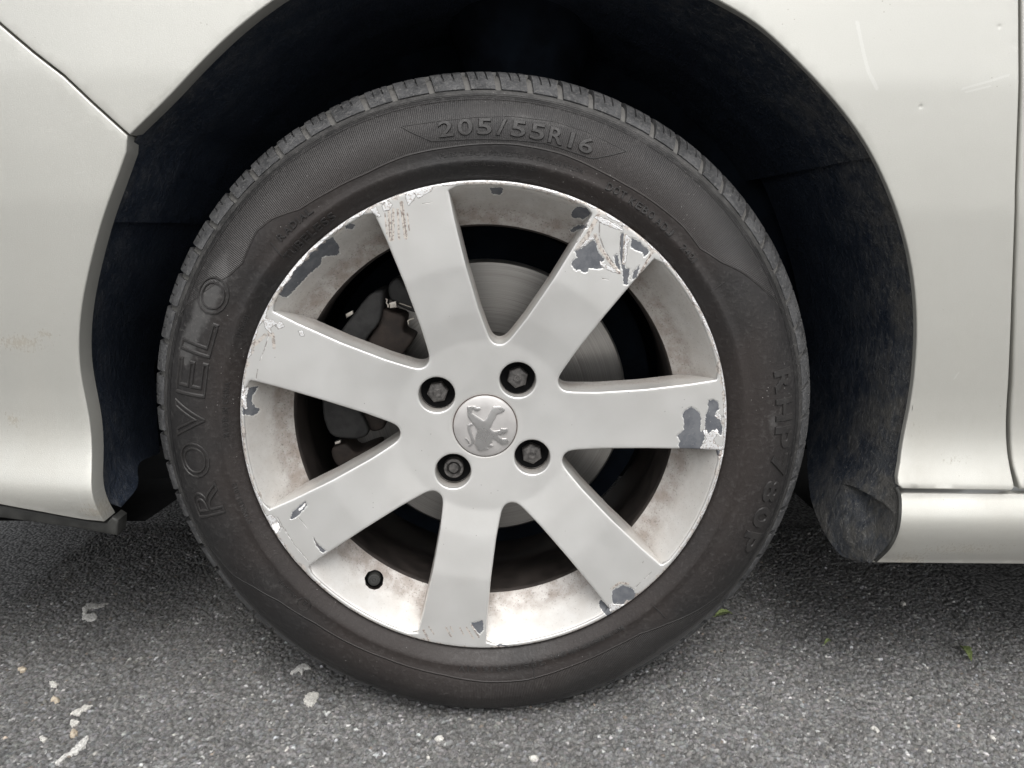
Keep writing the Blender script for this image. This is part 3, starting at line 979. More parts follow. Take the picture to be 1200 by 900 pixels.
band_prof = spline([(.2181, .0022), (.2164, .0034), (.2135, .0075), (.2085, .0150), (.2025, .0235), (.1955, .0315), (.1880, .0380), (.1835, .0415)], 6)
bs = np.concatenate([[0], np.cumsum(np.hypot(*np.diff(band_prof, axis=0).T))])
def band_map(u, v):            # u = angle*0.2, v = arc length
    th = u / .2
    r = np.interp(v, bs, band_prof[:, 0]); y = np.interp(v, bs, band_prof[:, 1])
    return np.stack([r * np.cos(th), y, r * np.sin(th)], 1)
VAL_TH, VAL_V = rad(-124.0), float(np.interp(-.1972, -band_prof[:, 0], bs))
def build_band():
    # one strip (-pi..pi) in the unrolled plane, cut by the valve hole
    n = 420
    us = np.linspace(-math.pi * .2, math.pi * .2, n)
    vs = np.linspace(0, bs[-1], 34)
    hc = circle(VAL_TH * .2, VAL_V, .0100, 36)
    U, V = np.meshgrid(us, vs)
    P = np.stack([U.ravel(), V.ravel()], 1)
    idx = np.arange(n * 34).reshape(34, n)
    near = np.hypot(P[:, 0] - VAL_TH * .2, P[:, 1] - VAL_V) < .0132
    quads = []
    ring_edges = {}
    for j in range(33):
        for i in range(n - 1):
            q = (idx[j, i], idx[j, i + 1], idx[j + 1, i + 1], idx[j + 1, i])
            if any(near[list(q)]):
                continue
            quads.append(q)
    # fill between the cut and the circle
    from collections import Counter
    cnt = Counter()
    for q in quads:
        for a, b in zip(q, q[1:] + q[:1]):
            cnt[(min(a, b), max(a, b))] += 1
    bd = [e for e, c in cnt.items() if c == 1 and all(np.hypot(P[v, 0] - VAL_TH * .2, P[v, 1] - VAL_V) < .024 for v in e)]
    bv = sorted({v for e in bd for v in e})
    vc = [Vector(P[v]) for v in bv] + [Vector(c) for c in hc]
    ed = [(bv.index(a), bv.index(b)) for a, b in bd] + [(len(bv) + i, len(bv) + (i + 1) % 36) for i in range(36)]
    Vv, _, T, ov, _, _ = delaunay_2d_cdt(vc, ed, [], 1, 1e-8)
    P2 = np.array([(v.x, v.y) for v in Vv])
    src = [o[0] for o in ov]
    tri = [t for t in T if np.hypot(*(P2[list(t)].mean(0) - np.array([VAL_TH * .2, VAL_V]))) > .0094]
    allp = np.vstack([P, hc])
    conv = [bv[s] if s < len(bv) else len(P) + s - len(bv) for s in src]
    fs = [tuple(q) for q in quads] + [tuple(conv[i] for i in t) for t in tri]
    V3 = band_map(allp[:, 0], allp[:, 1])
    # sleeve of the hole, pushed back from the surface
    nrm_th = VAL_TH
    ax = np.array([-.30 * math.cos(nrm_th), -.954, -.30 * math.sin(nrm_th)])
    h0 = len(P)
    hv = V3[h0:h0 + 36]
    sv = np.vstack([hv, hv - ax * .014])
    make_mesh('valve_sleeve', sv, [(i, (i + 1) % 36, 36 + (i + 1) % 36, 36 + i) for i in range(36)], M['barrel'], wheel)
    bp = spline([(.1835, .0415), (.1818, .0450), (.1822, .0520), (.1835, .09), (.19, .12), (.195, .19)], 4)
    me = bpy.data.meshes.new('rim_band')
    me.from_pydata([tuple(v) for v in V3.tolist()], [], fs)
    bm = bmesh.new(); bm.from_mesh(me)
    bmesh.ops.remove_doubles(bm, verts=bm.verts, dist=1e-6)
    for f in bm.faces:
        c = f.calc_center_median()
        f.normal_update()
        if f.normal.dot(Vector((-c.x, -.15, -c.z))) < 0:
            f.normal_flip()
    bm.to_mesh(me); bm.free()
    me.polygons.foreach_set('use_smooth', [True] * len(me.polygons))
    co = np.zeros(len(me.vertices) * 3, np.float32); me.vertices.foreach_get('co', co)
    wear(me, co.reshape(-1, 3).astype(float), True)
    cc = co.reshape(-1, 3).astype(float)
    dpr = np.gradient(band_prof, axis=0)
    rq = np.hypot(cc[:, 0], cc[:, 2])
    dr = np.interp(-rq, -band_prof[:, 0], dpr[:, 0]); dy = np.interp(-rq, -band_prof[:, 0], dpr[:, 1])
    ln = np.hypot(dr, dy)
    nrr, nyy = -dy / ln, dr / ln
    tq = np.arctan2(cc[:, 2], cc[:, 0])
    me.normals_split_custom_set_from_vertices([tuple(v) for v in np.stack([nrr * np.cos(tq), nyy, nrr * np.sin(tq)], 1).tolist()])
    rim = link('rim_band', me, M['alloy'], wheel)
    v_, f_ = revolve(bp, 200, flip=True)
    make_mesh('rim_barrel', v_, f_, M['barrel'], wheel)
    return ax
val_ax = build_band()
# spoke backs so that the casting is solid from other angles
v_, f_ = revolve([(.0305, .036), (.06, .0365), (.0765, .0365)], 96)
make_mesh('hub_back', v_, f_, M['barrel'], wheel)
for k in range(7):
    ph = PHI0 - k * STEP
    d = np.array([math.cos(ph), math.sin(ph)]); nn = np.array([-d[1], d[0]])
    rr = np.linspace(.077, .195, 8)
    vv = []
    for r in rr:
        for s_ in (-1, 1):
            q = r * d + s_ * (half_w(r) - .0008) * nn
            vv.append((q[0], face_h(np.array([q]))[0] + .0365, q[1]))
    make_mesh('spoke_back', vv, [(2 * i, 2 * i + 1, 2 * i + 3, 2 * i + 2) for i in range(7)], M['barrel'], wheel)

# valve
vc = band_map(np.array([VAL_TH * .2]), np.array([VAL_V]))[0]
vdir = Vector(val_ax.tolist()).normalized()
vr = empty('valve_mount', (0, 0, 0), None)
bpy.data.objects.remove(vr)
def lathe_obj(name, prof, mats, parent, origin, axis, n=24, auto=40):
    """profile (radius, height) round an axis"""
    V, Fc = revolve([(r, -h) for r, h in prof], n, flip=True)
    q = Vector((0, -1, 0)).rotation_difference(Vector(axis))
    V = [tuple(q @ Vector(v) + Vector(origin)) for v in V.tolist()]
    bm = bmesh.new()
    me = bpy.data.meshes.new(name)
    me.from_pydata(V, [], Fc)
    bm.from_mesh(me)
    bpy.data.meshes.remove(me)
    bmesh.ops.remove_doubles(bm, verts=bm.verts, dist=1e-7)
    return bm_obj(name, bm, mats, parent, True, auto)
vo = Vector(vc.tolist())
lathe_obj('valve_seat', [(0, -.0105), (.0125, -.0105), (.0125, -.012)], M['black'], wheel, vo, vdir, 32)
lathe_obj('valve_stem', [(.0074, -.0104), (.0070, -.006), (.0062, -.0050), (.0062, .0000), (.0056, .0010), (.0044, .0012), (.0042, .0004), (.0018, .0004), (.0014, .0010), (0, .0010)], M['lip'], wheel, vo, vdir, 24)

# wheel bolts -----------------------------------------------------------------
def hex_bm(rad_, y0, y1, dome, rot):
    bm = bmesh.new()
    V = []
    lv = []
    for r, y in ((rad_, y0), (rad_, y1 + .0012), (rad_ * .90, y1), (rad_ * .60, y1 - dome * .7)):
        lv.append([bm.verts.new((r * math.cos(rot + i * math.pi / 3), y, r * math.sin(rot + i * math.pi / 3))) for i in range(6)])
    for a, b in zip(lv, lv[1:]):
        for i in range(6):
            bm.faces.new((a[i], a[(i + 1) % 6], b[(i + 1) % 6], b[i]))
    c = bm.verts.new((0, y1 - dome, 0))
    for i in range(6):
        bm.faces.new((lv[-1][i], lv[-1][(i + 1) % 6], c))
    return bm
for i, (x, z) in enumerate(bolt_c):
    lock = i == 2
    lathe_obj('bolt_seat', [(.0163, -.0295), (.0163, -.0325), (.0150, -.0335), (0, -.0335)], M['black'], wheel, (x, 0, z), (0, -1, 0), 40)
    if lock:
        o = lathe_obj('locking_bolt', [(.0094, -.0334), (.0094, -.0245), (.0088, -.0238), (.0070, -.0238), (.0066, -.0246), (.0064, -.0290), (.0052, -.0290), (.0050, -.0258), (.0042, -.0250), (0, -.0248)], M['bolt'], wheel, (x, 0, z), (0, -1, 0), 40)
        o['label'] = 'round ring-shaped locking bolt at lower left of the hub'
    else:
        bm = hex_bm(.0100, .0334, .0240, .0012, random.uniform(0, 1))
        bmesh.ops.translate(bm, verts=bm.verts, vec=(x, 0, z))
        o = bm_obj('wheel_bolt', bm, M['bolt'], wheel, True, 25)
        lathe_obj('bolt_dimple', [(.0040, -.0229), (.0034, -.0222), (.0020, -.0222), (.0016, -.0228), (0, -.0228)], M['bolt'], wheel, (x, 0, z), (0, -1, 0), 20)

# centre cap and its raised lion emblem ------------------------------------------
lathe_obj('centre_cap', [(.0293, -.022), (.0293, -.0172), (.0289, -.0165), (.0270, -.0158), (.018, -.0150), (.009, -.0147), (0, -.0146)], M['cap'], wheel, (0, 0, 0), (0, -1, 0), 72)
lathe_obj('cap_seal', [(.0301, -.0185), (.0285, -.0185)], M['seam'], wheel, (0, 0, 0), (0, -1, 0), 64)
SC = 900 / 88
def emb(pts):
    return loc_px([(524 + x / SC, 456 + y / SC) for x, y in pts], .0142)
lion = [
    # trunk with haunch, tail root, mane
    [(240, 210), (345, 205), (350, 225), (395, 222), (400, 240), (370, 262), (335, 262), (320, 240), (298, 240), (298, 290), (345, 320), (440, 382), (480, 345), (552, 212), (640, 210), (690, 240), (690, 262), (640, 290), (600, 295), (560, 365), (520, 450), (510, 470), (555, 505), (640, 495), (650, 470), (680, 480), (715, 470), (728, 500), (700, 530), (650, 545), (600, 545), (620, 570), (655, 598), (715, 596), (738, 632), (725, 655), (660, 665), (600, 625), (550, 590), (530, 610), (540, 635), (500, 655), (555, 680), (530, 695), (470, 690), (495, 722), (460, 732), (440, 720), (420, 740), (375, 735), (330, 660), (345, 590), (350, 540), (368, 490), (330, 430), (300, 400), (250, 330)],
    # tail
    [(250, 430), (290, 412), (310, 425), (275, 440), (278, 480), (300, 545), (325, 615), (310, 660), (265, 688), (250, 680), (285, 655), (298, 620), (275, 555), (248, 480)],
    [(218, 592), (232, 590), (262, 625), (268, 650), (255, 652), (250, 630), (222, 605)],
]
bm = bmesh.new()
for P in lion:
    Q = emb(P)
    Q = resample(Q, .00045) if True else Q
    # keep corners a little soft
    Q = (Q + .5 * np.roll(Q, 1, 0) + .5 * np.roll(Q, -1, 0)) / 2
    Q = Q if area(Q) > 0 else Q[::-1]
    Q = offset(Q, -.00028)
    g = panel_geo(Q, [], lambda p: np.interp(np.hypot(p[:, 0], p[:, 1]), [0, .009, .018, .027], [.0146, .0147, .0150, .0158]) - .0011, .0018, .00034, .0013, 0, 2)
    vs = [bm.verts.new(tuple(v)) for v in g[0].tolist()]
    for f in g[1]:
        try:
            bm.faces.new([vs[i] for i in f])
        except ValueError:
            pass
bm_obj('lion_emblem', bm, M['chrome'], wheel, True, 45)

# ------------------------------------------------------------------ tyre
def deform(V):
    """squash and bulge where the tyre stands on the road"""
    V = np.array(V, float)
    r = np.hypot(V[:, 0], V[:, 2])
    th = np.arctan2(V[:, 2], V[:, 0])
    g = np.exp(-((th + math.pi / 2) / .42) ** 2)
    b = np.clip((r - .228) / .04, 0, 1) * np.clip((.314 - r) / .03, 0, 1)
    V[:, 1] -= .0090 * g * b
    floor_ = -ZC + .0008
    z = V[:, 2]
    over = floor_ + .004 - z
    V[:, 2] = np.where(over > 0, floor_ + .004 * np.exp(-np.maximum(over, 0) / .004) , z)
    return V
side = spline([(.2165, .0125), (.2200, .0085), (.2240, .0030), (.2285, -.0010), (.2330, -.0040), (.2362, -.0052), (.2390, -.0049), (.2430, -.0046), (.2500, -.0052), (.2590, -.0048), (.2680, -.0028), (.2770, .0012), (.2840, .0058), (.2880, .0092)], 5)
strip = np.array([(.2885, .0098), (.2893, .0107), (.2915, .0126), (.2938, .0146), (.2947, .0155), (.2938, .0172)])
block_s = spline([(.2968, .0172), (.3025, .0232), (.3080, .0312), (.3122, .0405), (.3147, .0510), (.3158, .0620)], 3)
def normals2(P):
    t = np.gradient(P, axis=0)
    n = np.stack([-t[:, 1], t[:, 0]], 1)
    n = np.stack([t[:, 1], -t[:, 0]], 1)
    n /= np.hypot(*n.T)[:, None]
    return n
bn = normals2(block_s)                       # outward: +r, -y
bn = np.where((bn[:, :1] < 0), -bn, bn)
base = block_s - bn * .0036
tread = [(.3115, .064), (.3115, .068), (.3170, .0685), (.3175, .085), (.3172, .1), (.3105, .1005), (.3105, .108), (.3172, .1085), (.3172, .14), (.3105, .1405), (.3105, .149), (.315, .1495), (.313, .165), (.305, .182), (.293, .194), (.26, .2), (.235, .197), (.216, .185)]
prof = np.vstack([side, strip, base, tread])
NT_ = 600
tv, tf = revolve(prof, NT_)
tv = deform(tv)
me = bpy.data.meshes.new('tyre')
me.from_pydata([tuple(v) for v in tv.tolist()], [], tf)
me.update()
bm = bmesh.new(); bm.from_mesh(me); bmesh.ops.recalc_face_normals(bm, faces=bm.faces); bm.to_mesh(me); bm.free()
me.polygons.foreach_set('use_smooth', [True] * len(me.polygons))
me.set_sharp_from_angle(angle=rad(50))
pr = np.tile(prof[:, 0], NT_)
thd = np.degrees(np.repeat(np.linspace(0, 2 * math.pi, NT_, endpoint=False), len(prof)))
thd = np.where(thd > 180, thd - 360, thd)
wp = [(270, 322), (285, 308), (302, 270), (320, 256), (352, 245), (387, 224), (430, 203), (475, 183), (525, 173), (600, 169), (660, 181), (702, 200), (730, 215), (770, 240), (800, 265), (820, 291), (845, 307), (870, 319)]
wb = [(270, 677), (295, 687), (327, 703), (370, 729), (452, 769), (520, 787), (570, 794), (617, 792), (670, 777), (720, 756), (750, 741), (782, 730), (820, 716)]
def w_pol(px):
    q = loc_px(px, -.003)
    return np.degrees(np.arctan2(q[:, 1], q[:, 0])), np.hypot(*q.T)
t1, r1 = w_pol(wp); t2, r2_ = w_pol(wb)
tt_ = np.concatenate([[-180, t2.min() - 16], t2, [t2.max() + 14, t1.min() - 14], t1, [t1.max() + 14, 180]])
rr__ = np.concatenate([[.296, .296], r2_, [.296, .296], r1, [.296, .296]])
o_ = np.argsort(tt_)
Rb = np.interp(thd, tt_[o_], rr__[o_])
attr(me, 'wave', np.clip((pr - Rb) * 1000, -20, 40))
attr(me, 'hatch', np.interp(thd, [-180, -100, -85, -60, -45, 0, 20, 40, 60, 85, 105, 150, 160, 180], [0, 0, .5, .9, .8, 0, .9, .8, .6, .8, 1, 1, .6, 0]))
dust = np.exp(-((thd - 152) / 9) ** 2 - ((pr - .268) / .014) ** 2) * .95 + np.exp(-((thd - 164) / 6) ** 2 - ((pr - .272) / .010) ** 2) * .7
dust += .75 * np.exp(-((thd + 52) / 10) ** 2 - ((pr - .287) / .009) ** 2) + .6 * np.exp(-((thd - 2) / 5) ** 2 - ((pr - .262) / .008) ** 2)
dust += .55 * np.exp(-((thd - 80) / 22) ** 2 - ((pr - .273) / .004) ** 2) + .3 * np.exp(-((thd - 60) / 30) ** 2 - ((pr - .285) / .01) ** 2)
dust += .45 * np.exp(-((pr - .292) / .005) ** 2)
attr(me, 'dust', np.clip(dust, 0, 1))
link('tyre', me, M['tyre'], wheel)

# tread blocks round the outer shoulder
NB = 66
pit = np.array([1.0, 1.12, .92, 1.05, .88, 1.08, .96])
pw = np.array([pit[(i * 3 + i // 5) % 7] for i in range(NB)]); pw = pw / pw.sum() * 2 * math.pi
ang = rad(3)
for i in range(NB):
    w_ = pw[i]; gap = .0056 / .31
    a0, a1 = ang, ang + w_ - gap
    ang += w_
    s1, s2 = .30 + random.uniform(-.04, .04), .66 + random.uniform(-.05, .05)
    ft = [0, s1 - .035, s1 - .03, s1 + .03, s1 + .035, s2 - .035, s2 - .03, s2 + .03, s2 + .035, 1]
    low_ = [0, 0, 1, 1, 0, 0, 1, 1, 0, 0]
    m = len(block_s)
    top, bot = [], []
    slant = .010 * (a1 - a0) / .09
    for f, lo_ in zip(ft, low_):
        for j in range(m):
            sip = lo_ * (j > m * .25)
            drop = .0022 * sip + (.0009 if j == 0 else 0)
            dj = (j / m) * .022
            r, y = block_s[j] - bn[j] * drop
            a = a0 + (a1 - a0) * f + dj * (1 if True else 0) - .011
            top.append((r * math.cos(a), y, r * math.sin(a)))
            r, y = base[j] - bn[j] * .0006
            bot.append((r * math.cos(a), y, r * math.sin(a)))
    n = len(ft)
    T = lambda f, j: f * m + j
    B = lambda f, j: n * m + f * m + j
    fs = []
    for f in range(n - 1):
        for j in range(m - 1):
            fs.append((T(f, j), T(f + 1, j), T(f + 1, j + 1), T(f, j + 1)))
        fs.append((B(f, 0), B(f + 1, 0), T(f + 1, 0), T(f, 0)))
        fs.append((T(f, m - 1), T(f + 1, m - 1), B(f + 1, m - 1), B(f, m - 1)))
    for j in range(m - 1):
        fs.append((B(0, j), T(0, j), T(0, j + 1), B(0, j + 1)))
        fs.append((T(n - 1, j), B(n - 1, j), B(n - 1, j + 1), T(n - 1, j + 1)))
    bm = bmesh.new()
    vs = [bm.verts.new(tuple(v)) for v in deform(np.array(top + bot)).tolist()]
    for f in fs:
        bm.faces.new([vs[q] for q in f])
    bm_obj('tread_block', bm, M['tread'], wheel, True, 35)

# moulded lettering --------------------------------------------------------------
side_f = np.vstack([side, strip])
sn = normals2(side_f)
sn = np.where(sn[:, 1:] > 0, -sn, sn)
def on_side(r, th, lift):
    y = np.interp(r, side_f[:, 0], side_f[:, 1])
    nr, ny = np.interp(r, side_f[:, 0], sn[:, 0]), np.interp(r, side_f[:, 0], sn[:, 1])
    rr = r + nr * lift
    return np.stack([rr * np.cos(th), y + ny * lift, rr * np.sin(th)], -1)
def glyph(ch, outline, bold):
    cu = bpy.data.curves.new('t', 'FONT')
    cu.body = ch
    cu.size = 1.0
    cu.resolution_u = 4
    cu.bevel_resolution = 0
    if outline:
        cu.fill_mode = 'NONE'
        cu.bevel_depth = outline
        cu.bevel_resolution = 1
    else:
        cu.extrude = .03
        cu.bevel_depth = .018
        cu.offset = bold
    ob = bpy.data.objects.new('t', cu)
    col.objects.link(ob)
    dg = bpy.context.evaluated_depsgraph_get()
    me = bpy.data.meshes.new_from_object(ob.evaluated_get(dg))
    bpy.data.objects.remove(ob)
    bpy.data.curves.remove(cu)
    return me
NARROW = {'1': .62, '/': .75, '-': .6, '.': .3, ':': .3, 'I': .35, ' ': .5, '(': .4, ')': .4, '+': .8}
def side_text(body, r_base, th_c, height, lift=.0006, bold=0.0, width=None, outline=0, name='sidewall_lettering', fill=.80, inv=False):
    """moulded letters laid round the sidewall, each filling its own cell"""
    cells = np.array([NARROW.get(c, 1.0) for c in body])
    cw = width / cells.sum()
    bm = bmesh.new()
    x = -width / 2
    for c, k in zip(body, cells):
        if c != ' ':
            me = glyph(c, outline, bold)
            co = np.zeros(len(me.vertices) * 3, np.float32); me.vertices.foreach_get('co', co)
            co = co.reshape(-1, 3)
            lo, hi = co.min(0), co.max(0)
            gw = cw * k * (fill if k > .5 else .6)
            gw = min(gw, 1.5 * (hi[0] - lo[0]) * height / max(hi[1] - lo[1], .3)) if c in '1I/' else gw
            b2 = bmesh.new(); b2.from_mesh(me)
            bmesh.ops.remove_doubles(b2, verts=b2.verts, dist=1e-5)
            if height > .006:
                for q in np.linspace(lo[1], hi[1], 8)[1:-1]:
                    bmesh.ops.bisect_plane(b2, geom=b2.verts[:] + b2.edges[:] + b2.faces[:], plane_co=(0, q, 0), plane_no=(0, 1, 0))
            y0 = lo[1]; yk = height / max(hi[1] - lo[1], .3)
            P = np.array([v.co for v in b2.verts])
            X = x + cw * k / 2 + (P[:, 0] - (lo[0] + hi[0]) / 2) * gw / max(hi[0] - lo[0], .05 if k > .5 else .2)
            Y = (P[:, 1] - y0) * yk
            zt = hi[2]
            Z = P[:, 2]
            if outline:
                lf = np.where(Z > zt * .3, lift, np.where(Z < -zt * .3, -.0005, lift * .2))
            else:
                lf = np.where(Z > zt * .9, lift, np.where(Z < -zt * .6, -.0005, lift * .25))
            if inv:
                rr = r_base - Y; th = th_c + X / r_base
            else:
                rr = r_base + Y; th = th_c - X / (r_base + height * .5)
            V = deform(on_side(rr, th, lf))
            for v, q in zip(b2.verts, V.tolist()):
                v.co = q
            m2 = bpy.data.meshes.new('t2'); b2.to_mesh(m2); b2.free()
            bm.from_mesh(m2)
            bpy.data.meshes.remove(m2); bpy.data.meshes.remove(me)
        x += cw * k
    return bm_obj(name, bm, M['letter'], wheel, True, 40)
def wpol(px, y=-.004):
    q = loc_px([px], y)[0]
    return float(np.hypot(*q)), float(math.atan2(q[1], q[0]))
def ridge(pts, wd=.0007, lift=.0006, name='moulded_line'):
    """thin raised line through picture points on the sidewall"""
    P = loc_px(pts, -.002)
    P = resample(P, .004, False)
    r, th = np.hypot(*P.T), np.arctan2(P[:, 1], P[:, 0])
    t = np.gradient(P, axis=0); t /= np.hypot(*t.T)[:, None]
    n = np.stack([-t[:, 1], t[:, 0]], 1)
    rows = []
    for o_, l_ in ((-wd, -.0003), (-wd * .45, lift), (wd * .45, lift), (wd, -.0003)):
        Q = P + n * o_
        rows.append(deform(on_side(np.hypot(*Q.T), np.arctan2(Q[:, 1], Q[:, 0]), np.full(len(Q), l_))))
    V = np.vstack(rows); L = len(P)
    bm = bmesh.new()
    vs = [bm.verts.new(tuple(v)) for v in V.tolist()]
    for a in range(3):
        for i in range(L - 1):
            bm.faces.new((vs[a * L + i], vs[a * L + i + 1], vs[(a + 1) * L + i + 1], vs[(a + 1) * L + i]))
    return bm_obj(name, bm, M['letter'], wheel, True, 60)

r, a = wpol((606, 151)); side_text('205/55R16', r - .0066, a, .0132, .0011, .012, .134, 0, 'size_lettering')
# the pointed plate under the size marking: a thin raised slab
pl = spline([(470, 148), (480, 154), (507, 166)], 4).tolist() + [(535, 164), (565, 163), (600, 164), (640, 168), (694, 186)] + [(715, 182), (734, 177)]
ridge(pl)
ridge([(470, 148), (520, 141), (560, 137), (600, 136), (650, 142), (690, 155), (734, 177)], .0006, .0003)
r, a = wpol((346, 262)); side_text('RADIAL', r - .0026, a, .0062, .0012, .004, .040)
r, a = wpol((358, 272)); side_text('TUBELESS', r - .0060, a, .0060, .0012, .004, .058)
ridge([(318, 284), (333, 302)]); ridge([(333, 302), (337, 296)], .0004, .0003)
r, a = wpol((722, 224)); side_text('DOT', r - .003, a, .0066, .0012, .0, 0.02)
r, a = wpol((752, 244)); side_text('KEBO', r - .003, a, .0066, .0012, .0, 0.0265)
r, a = wpol((778, 266)); side_text('ADJ', r - .003, a, .0066, .0012, .0, 0.02)
r, a = wpol((807, 297)); side_text('2421', r - .003, a, .0058, .0012, .0, .019)
r, a = wpol((600, 183)); side_text('PLIES: TREAD 2 POLYESTER+2 STEEL+1 NYLON', r - .0005, a, .0036, .0004, 0, .122)
r, a = wpol((588, 191)); side_text('SIDEWALL 1 POLYESTER', r - .0030, a, .0036, .0004, 0, .062)
r, a = wpol((258, 475)); 
th_left = wpol((246, 470))[1]
side_text('ROVELO', .2500, th_left, .0290, .0011, 0, .232, .024, 'brand_lettering', .88)
r, a = wpol((905, 545)); side_text('RHP780P', .2635, a, .0175, .0013, .022, .186, 0, 'model_lettering', .82)
r, a = wpol((264, 480)); side_text('MADE IN CHINA', r - .002, a, .0044, .0005, .004, .052)
r, a = wpol((283, 590)); side_text('STANDARD LOAD', r - .002, a, .0042, .0005, .004, .042)
r, a = wpol((284, 382)); side_text('1786681', r - .002, a, .0042, .0005, .004, .022)
r, a = wpol((588, 781)); side_text('205/55R16 91V', r - .003, a, .0060, .0006, .006, .085)
r, a = wpol((690, 750)); side_text('MAX. LOAD 615 kg (1356 LBS)', r + .0020, a, .0042, .0005, .002, .074)
r, a = wpol((688, 757)); side_text('MAX. PRESS. 350 kPa (51 PSI)', r - .0040, a, .0042, .0005, .002, .080)
r, a = wpol((357, 706)); side_text('E', r - .003, a, .0052, .0006, .0, .005)
ridge([(357 + 8 * math.cos(t), 706 + 7.6 * math.sin(t)) for t in np.linspace(0, 6.28, 26)], .0006, .0006)
r, a = wpol((337, 690)); side_text('0245982', r - .002, a, .0040, .0005, .004, .024)
ridge([(624, 770), (626, 790)]); ridge([(763, 706), (779, 722)]); ridge([(832, 342), (848, 330)], .0006, .0004)

# ------------------------------------------------------------------ brakes
DY = .112
v_, f_ = revolve([(.060, DY - .004), (.062, DY), (.1440, DY), (.1460, DY + .0015), (.1460, DY + .008), (.143, DY + .0095), (.143, DY + .0150), (.1460, DY + .0165), (.1460, DY + .024), (.06, DY + .024)], 160)
make_mesh('brake_disc', v_, f_, M['disc'], car, True, (0, 0, ZC), 30)
v_, f_ = revolve([(0, .036), (.070, .036), (.0740, .040), (.0740, DY - .001)], 80)
make_mesh('brake_hub', v_, f_, M['barrel'], car, True, (0, 0, ZC), 30)
v_, f_ = revolve([(.03, .150), (.178, .150)], 80)
make_mesh('dust_shield', v_, f_, M['dark'], car, True, (0, 0, ZC))
def cal(pts, y0, y1, mat, name, parent, bev=.003):
    P = loc_px(pts, y0)
    P = spline(P, 4, True)
    return extruded(name, P, y0, y1, mat, parent, bev)
calp = empty('brake_caliper', (0, 0, ZC), car)
cal([(398, 390), (416, 366), (432, 346), (448, 341), (449, 355), (447, 370), (443, 380), (426, 404), (418, 440), (420, 475), (432, 503), (424, 514), (400, 514), (386, 508), (378, 485), (378, 450), (386, 415)], .070, .120, M['caliper'], 'caliper_body', calp)
cal([(446, 362), (460, 366), (474, 372), (473, 388), (485, 396), (478, 408), (466, 424), (456, 440), (452, 470), (452, 498), (440, 506), (430, 500), (420, 470), (420, 440), (428, 404), (443, 380)], .077, .120, M['caliper_brown'], 'caliper_housing', calp)
cal([(455, 335), (466, 326), (482, 345), (490, 365), (478, 364), (458, 352)], .082, .116, M['caliper'], 'slide_pin', calp)
cal([(388, 528), (396, 522), (406, 521), (417, 531), (432, 526), (444, 524), (440, 540), (420, 552), (402, 551), (391, 541)], .078, .116, M['caliper_brown'], 'caliper_bracket', calp)
for pts in ([(456, 355), (464, 353), (465, 360), (457, 361)], [(405, 368), (413, 364), (414, 368), (406, 373)], [(392, 518), (399, 516), (399, 519), (393, 521)]):
    P = loc_px(pts, .074)
    extruded('pad_clip', P, .0735, .078, M['silver'], calp, .0004)
def tube_bm(path, r, n=6):
    bm = bmesh.new()
    P = [Vector(p) for p in path]
    rings = []
    for i, p in enumerate(P):
        t = (P[min(i + 1, len(P) - 1)] - P[max(i - 1, 0)]).normalized()
        a = t.cross(Vector((.1, .9, .3))).normalized(); b = t.cross(a)
        rings.append([bm.verts.new(p + (a * math.cos(k * 2 * math.pi / n) + b * math.sin(k * 2 * math.pi / n)) * r) for k in range(n)])
    for A_, B_ in zip(rings, rings[1:]):
        for k in range(n):
            bm.faces.new((A_[k], A_[(k + 1) % n], B_[(k + 1) % n], B_[k]))
    return bm
def wl3(px, y):
    q = loc_px(px, y)
    return [(float(a), y, float(b)) for a, b in q]
bm_obj('retaining_spring', tube_bm(wl3([(452, 350), (454, 351), (453, 355), (455, 357), (455, 360)], .0725), .0009), M['silver'], calp)
bm_obj('retaining_spring', tube_bm(wl3([(468, 355), (474, 357), (482, 360)], .0735), .0005), M['silver'], calp)
bm_obj('retaining_spring', tube_bm(wl3([(479, 380), (478, 376), (481, 374), (485, 373)], .0735), .0007), M['silver'], calp)

# ------------------------------------------------------------------ body panels
pz = np.array([.15, .19, .205, .215, .225, .235, .243, .250, .258, .268, .282, .298, .312, .335, .40, .50, .60, .70, .80, .88, .93, .97])
py = np.array([.060, .012, -.004, -.0120, -.0180, -.0215, -.0230, -.0226, -.0200, -.0150, -.0095, -.0062, -.0052, -.0056, -.0105, -.0165, -.0180, -.0130, .003, .035, .085, .20])
_z = np.linspace(.15, .97, 821)
_y = np.interp(_z, pz, py)
kk = np.exp(-.5 * (np.arange(-24, 25) / 4.2) ** 2); kk /= kk.sum()
_y = np.convolve(np.pad(_y, 24, mode='edge'), kk, mode='valid')
def body_y(x, z):
    x = np.asarray(x, float); z = np.asarray(z, float)
    y = np.interp(z, _z, _y)
    y = y + .55 * np.maximum(0, -(x + .30)) ** 2 + 1.8 * np.maximum(0, -(x + .60)) ** 2.2
    return y
sz = np.array([.165, .172, .180, .190, .205, .214, .222, .230, .238, .246, .252, .258, .27])
sy = np.array([.002, -.004, -.0095, -.0160, -.0232, -.0262, -.0274, -.0266, -.0226, -.0176, -.0122, -.004, .03])
_sz = np.linspace(.165, .27, 211)
_sy = np.convolve(np.pad(np.interp(_sz, sz, sy), 5, mode='edge'), np.ones(11) / 11, mode='valid')
def sill_y(x, z):
    return np.interp(z, _sz, _sy)
def on_body(px, fn=body_y):
    y = np.full(len(px), -.012)
    for _ in range(25):
        q = at_y(px, y)
        y = .5 * y + .5 * fn(q[:, 0], q[:, 2])
    return np.stack([q[:, 0], q[:, 2]], 1)
def hfun(fn):
    return lambda p: fn(p[:, 0], p[:, 1])

